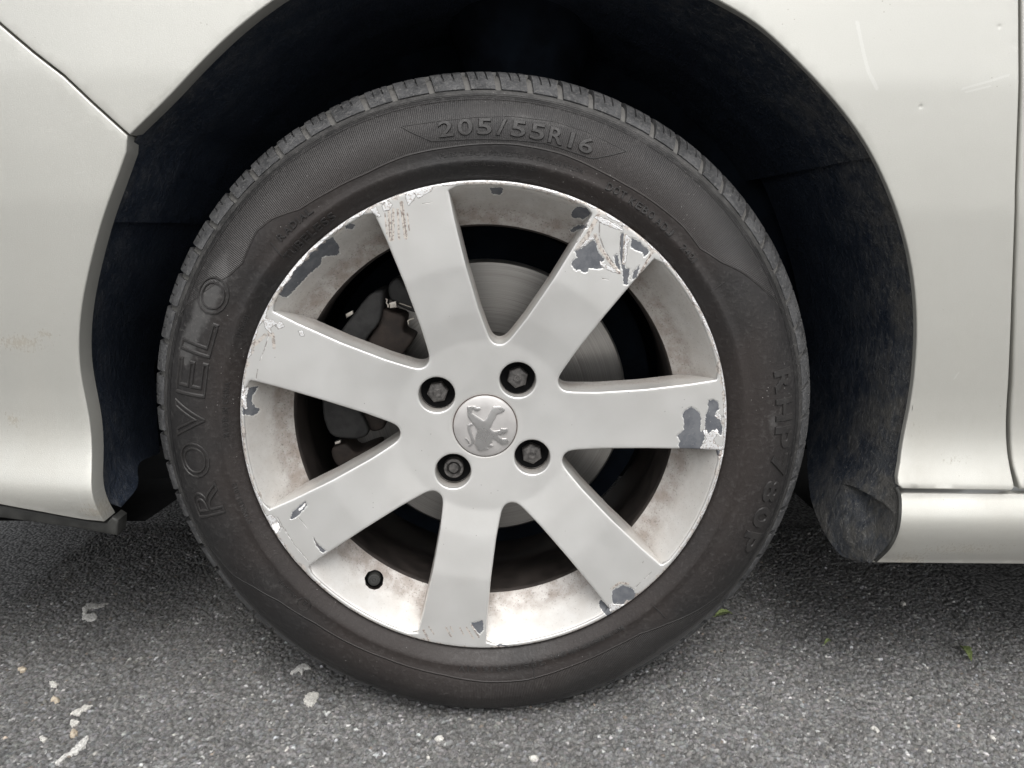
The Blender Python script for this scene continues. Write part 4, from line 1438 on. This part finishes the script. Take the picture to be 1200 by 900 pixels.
arch_top = [(320, 0), (380, -36), (450, -61), (520, -75), (590, -79), (660, -72), (730, -54), (790, -28), (840, 0)]
arch_L_f = [(152, 158), (170, 140), (190, 122), (225, 84), (268, 41)]
arch_L_b = [(148, 178), (135, 215), (118, 262), (105, 312), (96, 355), (92, 400), (93, 430), (97, 455), (102, 477), (106, 500), (107, 530), (107, 562), (110, 587), (122, 611)]
arch_R = [(870, 15), (900, 37), (925, 62), (955, 92), (982, 122), (1007, 155), (1025, 185), (1042, 222), (1055, 257), (1065, 292), (1071, 325), (1074, 358), (1075, 390), (1073, 425), (1070, 457), (1065, 487), (1059, 515), (1055, 542), (1052, 560), (1053, 569), (1058, 573)]
def W(px, fn=body_y): return on_body(px, fn)

def scuff_attr(o, items, extra_lines=()):
    me = o.data
    co = np.zeros(len(me.vertices) * 3, np.float32); me.vertices.foreach_get('co', co)
    co = co.reshape(-1, 3)
    p = co[:, [0, 2]].astype(float)
    v = np.zeros(len(p))
    for (px, rx, rz, amp) in items:
        c = W([px])[0]
        v = np.maximum(v, amp * np.exp(-((p[:, 0] - c[0]) / rx) ** 2 - ((p[:, 1] - c[1]) / rz) ** 2))
    attr(me, 'scuff', v)
    s_ = np.zeros(len(p))
    for px, wd in extra_lines:
        P = W(px)
        s_ = np.maximum(s_, np.clip(1.0 - dist_line(p, P, False) / wd * .5, 0, 1))
    attr(me, 'scratch', s_)

# wing (fender) over the wheel
def soft(P, sg=.016, step=.003):
    P = resample(P, step, False)
    n = int(3 * sg / step)
    k = np.exp(-.5 * (np.arange(-n, n + 1) * step / sg) ** 2); k /= k.sum()
    out = []
    for c in range(2):
        v = P[:, c]
        e = np.concatenate([2 * v[0] - v[n:0:-1], v, 2 * v[-1] - v[-2:-n - 2:-1]])
        out.append(np.convolve(e, k, mode='valid'))
    return resample(np.stack(out, 1), .006, False)
left_arch = soft(spline(W(arch_L_f + arch_top + arch_R[:-3]), 6))
right_arch = W(arch_R[-3:-1])
seam = W([(0, 27), (40, 61), (75, 88), (110, 121), (150, 157)])
d_ = (seam[0] - seam[1]); d_ /= np.hypot(*d_)
seam_up = np.array([seam[0] + d_ * .10, seam[0] + d_ * .28])
top_z = .955
fend_low = W([(1058, 573.0), (1120, 574.2), (1186, 575)])
fend_gap = W([(1189, 571), (1187, 562), (1182, 537), (1179.5, 507), (1182, 450), (1186, 350), (1190, 225), (1194, 0)])
gx_top = fend_gap[-1][0] + .004
outer = np.vstack([left_arch, right_arch, fend_low, fend_gap, [[gx_top, .80], [gx_top, top_z]], [[seam_up[1][0], top_z]], seam_up[::-1], seam[:-1] + np.array([0, .0006])])
outer = refine(outer, .006)
ex = []
for c in W([(1171, 31), (1190, 53), (1079, 125), (1034, 352)]):
    ex += [c + rr * np.array([math.cos(t), math.sin(t)]) for rr in (.0007, .0014, .0021, .003) for t in np.linspace(0, 6.28, 12)[:-1]] + [c]
fend_refl_scr = [([(1005, 28), (1012, 62), (1018, 85), (1028, 104)], .0016), ([(1128, 104), (1160, 95), (1182, 88)], .0010), ([(1132, 108), (1160, 101)], .0008), ([(1119, 443), (1123, 437)], .0008)]  # high streaks: reflected sky and rooftops painted on; low one a scratch
def line_pts(lines):
    out = []
    for px, wd in lines:
        P = resample(W(px), .0025, False)
        t = np.gradient(P, axis=0); t /= np.hypot(*t.T)[:, None]
        n = np.stack([-t[:, 1], t[:, 0]], 1)
        out += [P + n * k * wd for k in (-2.2, -1, 0, 1, 2.2)]
    return np.vstack(out)
dents = W([(1171, 31), (1189, 53), (1079, 125), (1034, 352)])
def fender_h(p):
    y = body_y(p[:, 0], p[:, 1])
    for c in dents:
        y = y + .00035 * np.exp(-((p[:, 0] - c[0]) ** 2 + (p[:, 1] - c[1]) ** 2) / .0016 ** 2)
    # rolled arch edge stands a touch proud
    return y
_lr = resample(np.vstack([fend_low[:1] + [.003, 0], fend_low[-1:] - [.003, 0]]), .0035, False)
low_rows = np.vstack([_lr + [0, d] for d in (.0035, .0055, .0075, .0100, .0130, .0165, .0200)])
fg = panel_geo(outer, [], fender_h, .0065, .0013, .019, .0, 4, np.vstack([ex, line_pts(fend_refl_scr), low_rows]))
rt = np.clip((fg[0][:, 0] - .05) / .2, 0, 1)              # the folded lip is deep at the front, thin at the back
lim = body_y(fg[0][:, 0], fg[0][:, 2]) + .019 * (1 - rt) + .0060 * rt
fg[0][:, 1] = np.minimum(fg[0][:, 1], np.maximum(lim, fender_h(fg[0][:, [0, 2]]) + .0001))
fender = finish_panel('front_wing', fg, M['paint'], car)
scuff_attr(fender, [((1120, 538), .02, .006, .5), ((1075, 500), .01, .02, .3)], fend_refl_scr)

# bumper
bump_scr = [([(22, 36), (25, 46)], .0009), ([(88, 203), (100, 201)], .0005), ([(92, 578), (100, 600), (118, 610)], .0006), ([(75, 585), (82, 588)], .0008), ([(106, 585), (112, 575)], .0008)]
bump_arch = soft(spline(W(arch_L_b), 6), .014)
bump_low = W([(122, 611.5), (100, 609), (50, 600), (0, 591)])
d2 = bump_low[-1] - bump_low[-2]
bx = -.86
low_ext = np.array([[-.60, bump_low[-1][1] - .004], [bx, bump_low[-1][1] + .0]])
seam_b = seam + np.array([-.0008, -.0012])
outer = np.vstack([seam_b[::-1][:1], bump_arch, bump_low[1:], low_ext, [[bx, seam_up[1][1]]], (seam_up + np.array([-.0008, -.0012]))[::-1], seam_b[:-1]])
outer = refine(outer, .006)
bumper = finish_panel('front_bumper', panel_geo(outer, [], hfun(body_y), .0062, .0013, .021, .0, 4, line_pts(bump_scr)), M['paint'], car)
scuff_attr(bumper, [((22, 402), .030, .010, .75), ((50, 391), .012, .006, .7), ((16, 492), .010, .012, .7), ((70, 330), .05, .05, .12), ((112, 600), .02, .012, .7), ((85, 520), .006, .006, .4)],
           bump_scr)
# black rubber lip under the bumper
lipP = at_y([(-60, 575), (0, 592), (50, 601), (100, 610), (124, 613), (131, 606), (138, 610), (137, 628), (118, 625), (95, 620), (45, 613), (0, 607), (-60, 596)], np.full(13, -.004))
extruded('bumper_lip', np.vstack([[[-.80, lipP[0][2] + .01]], lipP[:, [0, 2]], [[-.80, lipP[-1][2] + .008]]]), -.004, .014, M['lip'], car, .002)

# door
dg_ = W([(1196.5, 574), (1194, 567), (1187.5, 545), (1184.8, 510), (1187, 450), (1190, 340), (1193, 225), (1197.5, 0)])
outer = np.vstack([dg_, [[dg_[-1][0] + .004, .80], [dg_[-1][0] + .004, .93], [1.55, .93], [1.55, dg_[0][1]]]])
door = finish_panel('front_door', panel_geo(refine(outer, .008), [], hfun(body_y), .016, .0022, .022, 0, 4), M['paint'], car)
scuff_attr(door, [])
# sill
sl = W([(1057, 577), (1100, 577.3), (1150, 577.8), (1200, 578.3)], sill_y)
sb = W([(1022, 659), (1100, 659.8), (1200, 660.6)], sill_y)
sleft = W([(1022, 659), (1033, 652), (1044, 638), (1050, 622), (1053, 600), (1054, 582)], sill_y)
zt, zb_ = sl[-1][1], sb[-1][1]
outer = np.vstack([sleft, sl, [[1.7, zt], [1.7, zb_]], sb[::-1][:-1]])
sill = finish_panel('side_sill', panel_geo(refine(outer, .006), [], hfun(sill_y), .006, .0020, .030, 0, 4), M['paint'], car)
scuff_attr(sill, [((1110, 630), .06, .012, .55), ((1040, 640), .02, .02, .8), ((1180, 640), .05, .01, .4)], [([(1110, 634), (1105, 637)], .001), ([(1150, 628), (1200, 627)], .0007)])

# inner wing, underbody, bonnet: the dark body behind
def quad_sheet(name, pts, mat, parent=car):
    return make_mesh(name, pts, [tuple(range(len(pts)))], mat, parent, False)
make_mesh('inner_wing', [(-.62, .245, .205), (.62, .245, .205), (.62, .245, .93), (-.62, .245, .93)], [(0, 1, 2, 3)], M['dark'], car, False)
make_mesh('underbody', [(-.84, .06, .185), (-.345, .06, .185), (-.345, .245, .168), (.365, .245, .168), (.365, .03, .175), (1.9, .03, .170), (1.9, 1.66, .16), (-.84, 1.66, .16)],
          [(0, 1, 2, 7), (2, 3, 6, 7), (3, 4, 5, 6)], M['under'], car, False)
bm = bmesh.new()
bmesh.ops.create_cube(bm, size=1)
bmesh.ops.scale(bm, verts=bm.verts, vec=(1.5, .9, .065))
bmesh.ops.translate(bm, verts=bm.verts, vec=(.1, .86, .14))
bmesh.ops.bevel(bm, geom=bm.edges[:], offset=.015, segments=2, affect='EDGES')
bm_obj('subframe', bm, M['under'], car)  # unseen box added beneath the car to keep the ground there dark
make_mesh('bonnet', [(-.86, .14, .95), (gx_top + .02, .14, .955), (gx_top + .02, .85, 1.0), (gx_top + .02, 1.56, .955), (-.86, 1.56, .95), (-.86, .85, .99)], [(0, 1, 2, 5), (5, 2, 3, 4)], M['paint'], car, True)
attr(bpy.data.objects['bonnet'].data, 'scuff', np.zeros(6)); attr(bpy.data.objects['bonnet'].data, 'scratch', np.zeros(6))
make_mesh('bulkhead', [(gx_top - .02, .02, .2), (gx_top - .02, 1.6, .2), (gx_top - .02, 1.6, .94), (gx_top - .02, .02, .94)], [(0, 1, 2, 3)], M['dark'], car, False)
make_mesh('far_side', [(-.8, 1.66, .2), (1.9, 1.66, .2), (1.9, 1.66, .95), (-.8, 1.66, .95)], [(0, 1, 2, 3)], M['paint'], car, False)
attr(bpy.data.objects['far_side'].data, 'scuff', np.zeros(4)); attr(bpy.data.objects['far_side'].data, 'scratch', np.zeros(4))

# arch liner -----------------------------------------------------------------------
def mud_at(V):
    V = np.asarray(V, float)
    yb = body_y(V[:, 0], V[:, 2])
    front = np.exp(-np.maximum(V[:, 1] - yb - .012, 0) / .062)
    rgt = np.clip((V[:, 0] - .05) / .2, 0, 1)
    low = np.clip((.66 - V[:, 2]) / .34, 0, 1)
    return np.clip(front * (.42 + rgt * (.38 + .45 * low)) + .25 * rgt * np.clip((.34 - V[:, 2]) / .08, 0, 1), 0, 1)
def build_liner():
    arch_all = arch_L_b[::-1][11:] + arch_L_f + arch_top + arch_R[:7]
    A2 = soft(spline(W(arch_all), 5), .014)
    yb = body_y(A2[:, 0], A2[:, 1])
    # outward direction from the arch middle
    c0 = np.array([.012, .39])
    out = A2 - c0
    out /= np.hypot(*out.T)[:, None]
    ns = 26
    rows = []
    for s in np.linspace(0, 1, ns):
        y = (yb + np.where(A2[:, 0] > .05, .0050, .012)) * (1 - s) + .243 * s
        bulge = .002 * math.sin(min(s * 5, 1) * math.pi / 2) - .032 * s
        rib = .0016 * (1 if (.30 < s < .34 or .62 < s < .66) else 0)
        P = A2 + out * (bulge - rib + .0025)
        rows.append(np.column_stack([P[:, 0], y, P[:, 1]]))
    V = np.vstack(rows); L = len(A2)
    Fc = []
    for a in range(ns - 1):
        for i in range(L - 1):
            Fc.append((a * L + i + 1, (a + 1) * L + i + 1, (a + 1) * L + i, a * L + i))
    o = make_mesh('arch_liner', V, Fc, M['liner'], car, True, None, 60)
    ss = np.repeat(np.linspace(0, 1, ns), L)
    front = np.clip(1 - ss / .45, 0, 1)
    rgt = np.clip((V[:, 0] - .10) / .25, 0, 1)
    lowz = np.clip((.62 - V[:, 2]) / .3, 0, 1)
    attr(o.data, 'mud', mud_at(V))
    o.data.materials[0] = M['flap']
    # lower ends: sheet patches from a front edge to a back edge
    def patch(name, fr, bk, fy, by, bul, nu=22, nv=40, dent=None):
        fr = spline(at_y([p for p in fr], np.asarray(fy, float)), 8)
        bk = spline(at_y([p for p in bk], np.asarray(by, float)), 8)
        def rs(P, n):
            d = np.concatenate([[0], np.cumsum(np.linalg.norm(np.diff(P, axis=0), axis=1))])
            t = np.linspace(0, d[-1], n)
            return np.stack([np.interp(t, d, P[:, k]) for k in range(3)], 1)
        fr, bk = rs(fr, nv), rs(bk, nv)
        V = []
        for j in range(nv):
            for i in range(nu):
                u = i / (nu - 1); v = j / (nv - 1)
                p = fr[j] * (1 - u) + bk[j] * u
                b_ = bul * math.sin(math.pi * min(u * 1.15, 1)) * (math.sin(math.pi * min(1, .15 + v)) if v > .0 else 0)
                p = p + np.array([0, -1, 0]) * b_ * (max(0, (v - .545) / .455) if nv > 100 else v)
                if dent:
                    p = p + dent(u, v)
                V.append(p)
        Fc = []
        for j in range(nv - 1):
            for i in range(nu - 1):
                q = (j * nu + i, j * nu + i + 1, (j + 1) * nu + i + 1, (j + 1) * nu + i)
                Fc.append(q)
        o = make_mesh(name, V, Fc, M['liner'], car, True, None, 60)
        return o
    def dent(u, v):
        v = (v - .545) / .455                 # the patch starts high in the arch, the dent is in its lower part
        if v < 0:
            return np.zeros(3)
        # sheet pushed in under a diagonal ridge, bounded by the stiff edge on the right
        vr = .455 + .25 * (1 - min(u, .75) / .75) ** 1.5          # the ridge
        t = v - vr
        side = 1 / (1 + math.exp(-(u - .13) / .020))
        far = math.exp(-max(u - .25, 0) ** 2 / .075)
        sm = lambda q: q * q * (3 - 2 * q)
        pocket = sm(min(max(t / .030, 0), 1)) * math.exp(-max(t - .03, 0) / .13) * side * far
        lip_ = math.exp(-(t / .014) ** 2) * far * .006 * (1 if u < .72 else 0)
        n_ = .0022 * (math.sin(u * 17 + v * 11) * math.cos(v * 19 - u * 7)) + .0010 * math.sin(u * 43 + v * 31) * math.sin(v * 57)
        return np.array([.006 * pocket, .050 * pocket - lip_ + n_, .004 * pocket])
    r_fr = [(1008, 152), (1027, 186), (1043, 222), (1056, 257), (1066, 292), (1072, 325), (1075, 358), (1076, 400), (1073, 440), (1069, 470), (1063, 500), (1055, 540), (1053, 572), (1053, 600), (1049, 624), (1038, 645), (1018, 659)]
    r_bk = [(884, 196), (898, 224), (910, 255), (921, 288), (930, 320), (936, 352), (940, 380), (943, 412), (944, 440), (944, 470), (944, 500), (946, 540), (949, 575), (956, 603), (968, 628), (985, 650), (1010, 659.5)]
    o = patch('liner_flap', r_fr, r_bk, [-.005] * 8 + [-.006, -.004, -.001, -.001, -.020, -.0270, -.0290, -.0265, -.015], [.22] * 8 + [.20, .20, .19, .16, .12, .09, .065, .04, .01], .020, 70, 220, dent)
    attr(o.data, 'mud', mud_at([v.co for v in o.data.vertices]))
    o.data.materials[0] = M['flap']
    l_fr = [(150, 186), (133, 222), (120, 256), (107, 308), (99, 352), (95, 392), (94, 430), (99, 455), (106, 490), (110, 520), (114, 548), (119, 572), (128, 588), (140, 594)]
    l_bk = [(290, 235), (266, 266), (244, 300), (224, 338), (206, 372), (192, 402), (181, 430), (183, 455), (184, 490), (186, 520), (186, 531), (163, 543), (161, 570), (142, 594.5)]
    o = patch('liner_flap', l_fr, l_bk, [.004] * 2 + [.006] * 4 + [.006, .006, .006, .008, .010, .012, .014, .016], [.22] * 6 + [.20, .20, .18, .17, .16, .085, .055, .022], .0, 40, 90)
    attr(o.data, 'mud', mud_at([v.co for v in o.data.vertices]))
    o.data.materials[0] = M['flap']
build_liner()
# rubber edging between liner flap and sill
e = at_y([(1049, 571), (1054, 582), (1054, 605), (1050, 625), (1041, 642), (1026, 657)], np.array([-.022, -.024, -.030, -.031, -.028, -.018]))
bm_obj('liner_edging', tube_bm(spline(e, 6).tolist(), .0018, 8), M['lip'], car)
# suspension turret, faint in the dark
lathe_obj('spring_turret', [(.030, 0), (.075, .0), (.080, -.010), (.074, -.03), (.060, -.07), (.055, -.16)], M['dark'], car, (.035, .20, .70), (0, 0, 1), 40)
attr(bpy.data.objects['spring_turret'].data, 'mud', np.full(len(bpy.data.objects['spring_turret'].data.vertices), .02))

# ================================================================== LITTER ON THE ROAD
def mat_flake(name, a, b):
    t = NT(name)
    n = t.noise(500, 4)
    t.set(color=t.mix(t.step(n, .35, .7), a, b), rough=.7, normal=t.bump(n, .0006))
    return t.m
M['flake'] = mat_flake('white_flake', (.40, .39, .37), (.66, .65, .62))
M['grey_flake'] = mat_flake('grey_flake', (.26, .255, .24), (.44, .43, .40))
M['pebble'] = mat_flake('tan_stone', (.34, .28, .21), (.50, .44, .35))
M['pale'] = mat_flake('pale_stone', (.40, .39, .36), (.64, .62, .58))
M['leaf'] = mat_flake('leaf_green', (.15, .19, .065), (.27, .33, .14))

def flake(px_poly, name, label, cat, mat, th=.0012, rough_=.0006, group=None, jag=1.0, dome=.0):
    P3 = at_ground([p for p in px_poly])
    P = P3[:, :2]
    c = P.mean(0)
    P = refine(spline(P, 3, True), .0009)
    nz = rng.normal(0, 1, P.shape)
    nz = nz + 1.4 * (nz + np.roll(nz, 1, 0) + np.roll(nz, 2, 0) + np.roll(nz, -1, 0)) / 2
    P = P + nz * .00030 * jag
    if area(P) < 0: P = P[::-1]
    vc = [Vector(p) for p in P.tolist()]
    lo, hi = P.min(0), P.max(0)
    g = np.stack(np.meshgrid(np.arange(lo[0], hi[0], .0015), np.arange(lo[1], hi[1], .0015)), -1).reshape(-1, 2)
    if len(g):
        g = g[inside(g, P)]
        if len(g): g = g[dist_line(g, P) > .0007]
    vc += [Vector(p) for p in g.tolist()]
    V, _, T, _, _, _ = delaunay_2d_cdt(vc, [(i, (i + 1) % len(P)) for i in range(len(P))], [], 1, 1e-7)
    V2 = np.array([(v.x, v.y) for v in V])
    d = dist_line(V2, P)
    z = np.array([ground_h(x, y) for x, y in V2])
    zm = np.median(z)
    top = .4 * z + .6 * zm + th * np.clip(d / .0008, .35, 1) + dome * np.sqrt(np.clip(d / max(d.max(), 1e-6), 0, 1)) + rng.normal(0, rough_ * .4, len(z))
    me_v = np.vstack([np.column_stack([V2 - c, top]), np.column_stack([V2 - c, np.full(len(V2), zm - .003)])])
    n = len(V2)
    tri = [tuple(t) for t in T]
    from collections import Counter
    e = Counter()
    for t in tri:
        for a, b in zip(t, t[1:] + t[:1]):
            e[(a, b)] += 1
    fs = list(tri)
    for (a, b) in e:
        if (b, a) not in e:
            fs.append((b, a, a + n, b + n))
    fs += [tuple(i + n for i in t[::-1]) for t in tri]
    o = make_mesh(name, me_v, fs, mat, None, True, (c[0], c[1], 0), 40)
    o['label'] = label; o['category'] = cat
    if group: o['group'] = group
    return o
def k4(off, pts): return cr(off, 4, pts)
Q1 = (0, 675); Q2 = (300, 675); Q3 = (600, 675); Q4 = (900, 675)
gf = 'white flakes lying on the asphalt'
flake(k4(Q1, [(408, 136), (425, 130), (450, 136), (480, 134), (505, 132), (490, 145), (468, 150), (450, 156), (430, 154), (412, 158)]), 'paint_flake', 'grey flat flake lying above a white one under the bumper', 'flake', M['grey_flake'], .0009, group=gf)
flake(k4(Q1, [(388, 152), (404, 146), (412, 164), (402, 176), (420, 182), (438, 174), (455, 190), (450, 206), (428, 210), (408, 208), (384, 196), (392, 172)]), 'paint_flake', 'ragged white flake just below a flat grey one under the bumper', 'flake', M['flake'], .0009, group=gf)
flake(k4(Q2, [(225, 580), (255, 552), (290, 558), (280, 600), (250, 618), (228, 600)]), 'paint_flake', 'round white flake on the asphalt below the tyre, left of its lowest point', 'flake', M['pale'], group=gf)
flake(k4(Q2, [(160, 465), (185, 440), (205, 425), (235, 418), (255, 438), (225, 445), (215, 470), (205, 450)]), 'paint_flake', 'ragged whitish flake tucked beside the lower left tyre edge', 'flake', M['flake'], group=gf)
flake(k4(Q1, [(330, 650), (360, 630), (400, 612), (430, 615), (395, 635), (370, 655)]), 'paint_flake', 'slanting white smear, upper one of the pair at bottom left', 'flake', M['pale'], .0008, group=gf)
flake(k4(Q1, [(325, 690), (345, 675), (368, 690), (355, 705), (330, 704)]), 'paint_flake', 'small square white flake between two white smears at bottom left', 'flake', M['pale'], group=gf)
flake(k4(Q1, [(260, 875), (300, 840), (340, 815), (375, 778), (415, 752), (405, 790), (360, 830), (310, 850), (275, 880)]), 'paint_flake', 'longest white smear running to the bottom edge at bottom left', 'flake', M['flake'], .0008, group=gf)
flake(k4(Q1, [(185, 765), (205, 755), (222, 770), (200, 782)]), 'paint_flake', 'small white flake left of the longest white smear', 'flake', M['pale'], group=gf)
flake(k4(Q1, [(232, 505), (250, 495), (270, 512), (248, 524)]), 'paint_flake', 'small bright white flake above the tan pebble on the left', 'flake', M['pale'], group=gf)
flake(k4(Q1, [(240, 585), (258, 572), (282, 588), (262, 604)]), 'pebble', 'tan pebble below a small white flake on the left', 'pebble', M['pebble'], .0012, .0006, None, .8, .0016)
flake(k4(Q1, [(328, 740), (345, 724), (362, 735), (350, 755), (335, 756)]), 'pebble', 'pinkish tan pebble beside the longest white smear', 'pebble', M['pebble'], .0012, .0006, None, .8, .0016)
flake(k4(Q2, [(836, 765), (860, 752), (882, 762), (862, 778)]), 'pebble', 'cream pebble on the road right below the bottom of the tyre', 'pebble', M['pale'], .0012, .0006, None, .8, .0014)
flake(k4(Q1, [(85, 440), (105, 428), (122, 438), (102, 448)]), 'pebble', 'orange tan pebble near the left edge of the road', 'pebble', M['pebble'], .001, .0005, None, .8, .0012)
flake(k4(Q4, [(478, 715), (495, 712), (518, 728), (512, 738), (485, 724)]), 'pebble', 'white pebble near the bottom edge below the sill', 'pebble', M['pale'], .001, .0005, None, .8, .0012)
flake(k4(Q4, [(1028, 745), (1045, 750), (1070, 768), (1050, 766)]), 'pebble', 'white stone chip at the right bottom corner of the road', 'pebble', M['pale'], .001, .0005, None, .8, .0010)
flake(k4(Q4, [(622, 128), (632, 122), (644, 132), (632, 138)]), 'pebble', 'small white pebble in the shade in front of the sill', 'pebble', M['pale'], .001, .0005, None, .8, .0012)
flake(k4(Q3, [(80, 862), (100, 852), (120, 862), (105, 874), (88, 872)]), 'pebble', 'white pebble at the bottom edge, centre right', 'pebble', M['pale'], .001, .0005, None, .8, .0012)

def leaf(px, label, curl):
    a, b = at_ground([px[0]])[0], at_ground([px[1]])[0]
    ax = b - a; L = np.hypot(*ax[:2])
    ang_ = math.atan2(ax[1], ax[0])
    n, m = 13, 7
    V, Fc = [], []
    for i in range(n):
        t = i / (n - 1)
        hw = px[2] * math.sin(math.pi * t ** .8) ** .8 * (1 + .12 * math.sin(i * 2.4)) + .0002
        for j in range(m):
            s = j / (m - 1) * 2 - 1
            V.append((t * L, s * hw, .0022 + curl * abs(s) ** 1.5 * hw + .004 * math.sin(math.pi * t) - (.0006 if j == 3 else 0) + .0004 * math.sin(i * 1.7 + j * 2)))
    N0 = len(V)
    V += [(x, y, z - .0003) for x, y, z in V]
    for i in range(n - 1):
        for j in range(m - 1):
            q = (i * m + j, (i + 1) * m + j, (i + 1) * m + j + 1, i * m + j + 1)
            Fc.append(q); Fc.append(tuple(k + N0 for k in q[::-1]))
    e = empty('fallen_leaf', (a[0], a[1], ground_h(a[0], a[1]) - .001), None, label=label, category='leaf', group='green leaves on the road')
    e.rotation_euler = (0, 0, ang_)
    make_mesh('leaf_blade', V, Fc, M['leaf'], e, True)
    bm_obj('leaf_stalk', tube_bm([(-.004, .0005, .0015), (0, 0, .0021), (L * .9, 0, .0048)], .00035, 5), M['leaf'], e)
leaf(((1126, 760), (1138, 777), .0042), 'curled green leaf on the road in front of the sill', .9)
leaf(((838, 724), (858, 721), .0040), 'pale green leaf lying against the right side of the tyre', .5)
leaf(((966, 758), (973, 754), .0014), 'tiny green leaf scrap on the asphalt between tyre and sill', .4)

print('OBJS', len(bpy.data.objects))
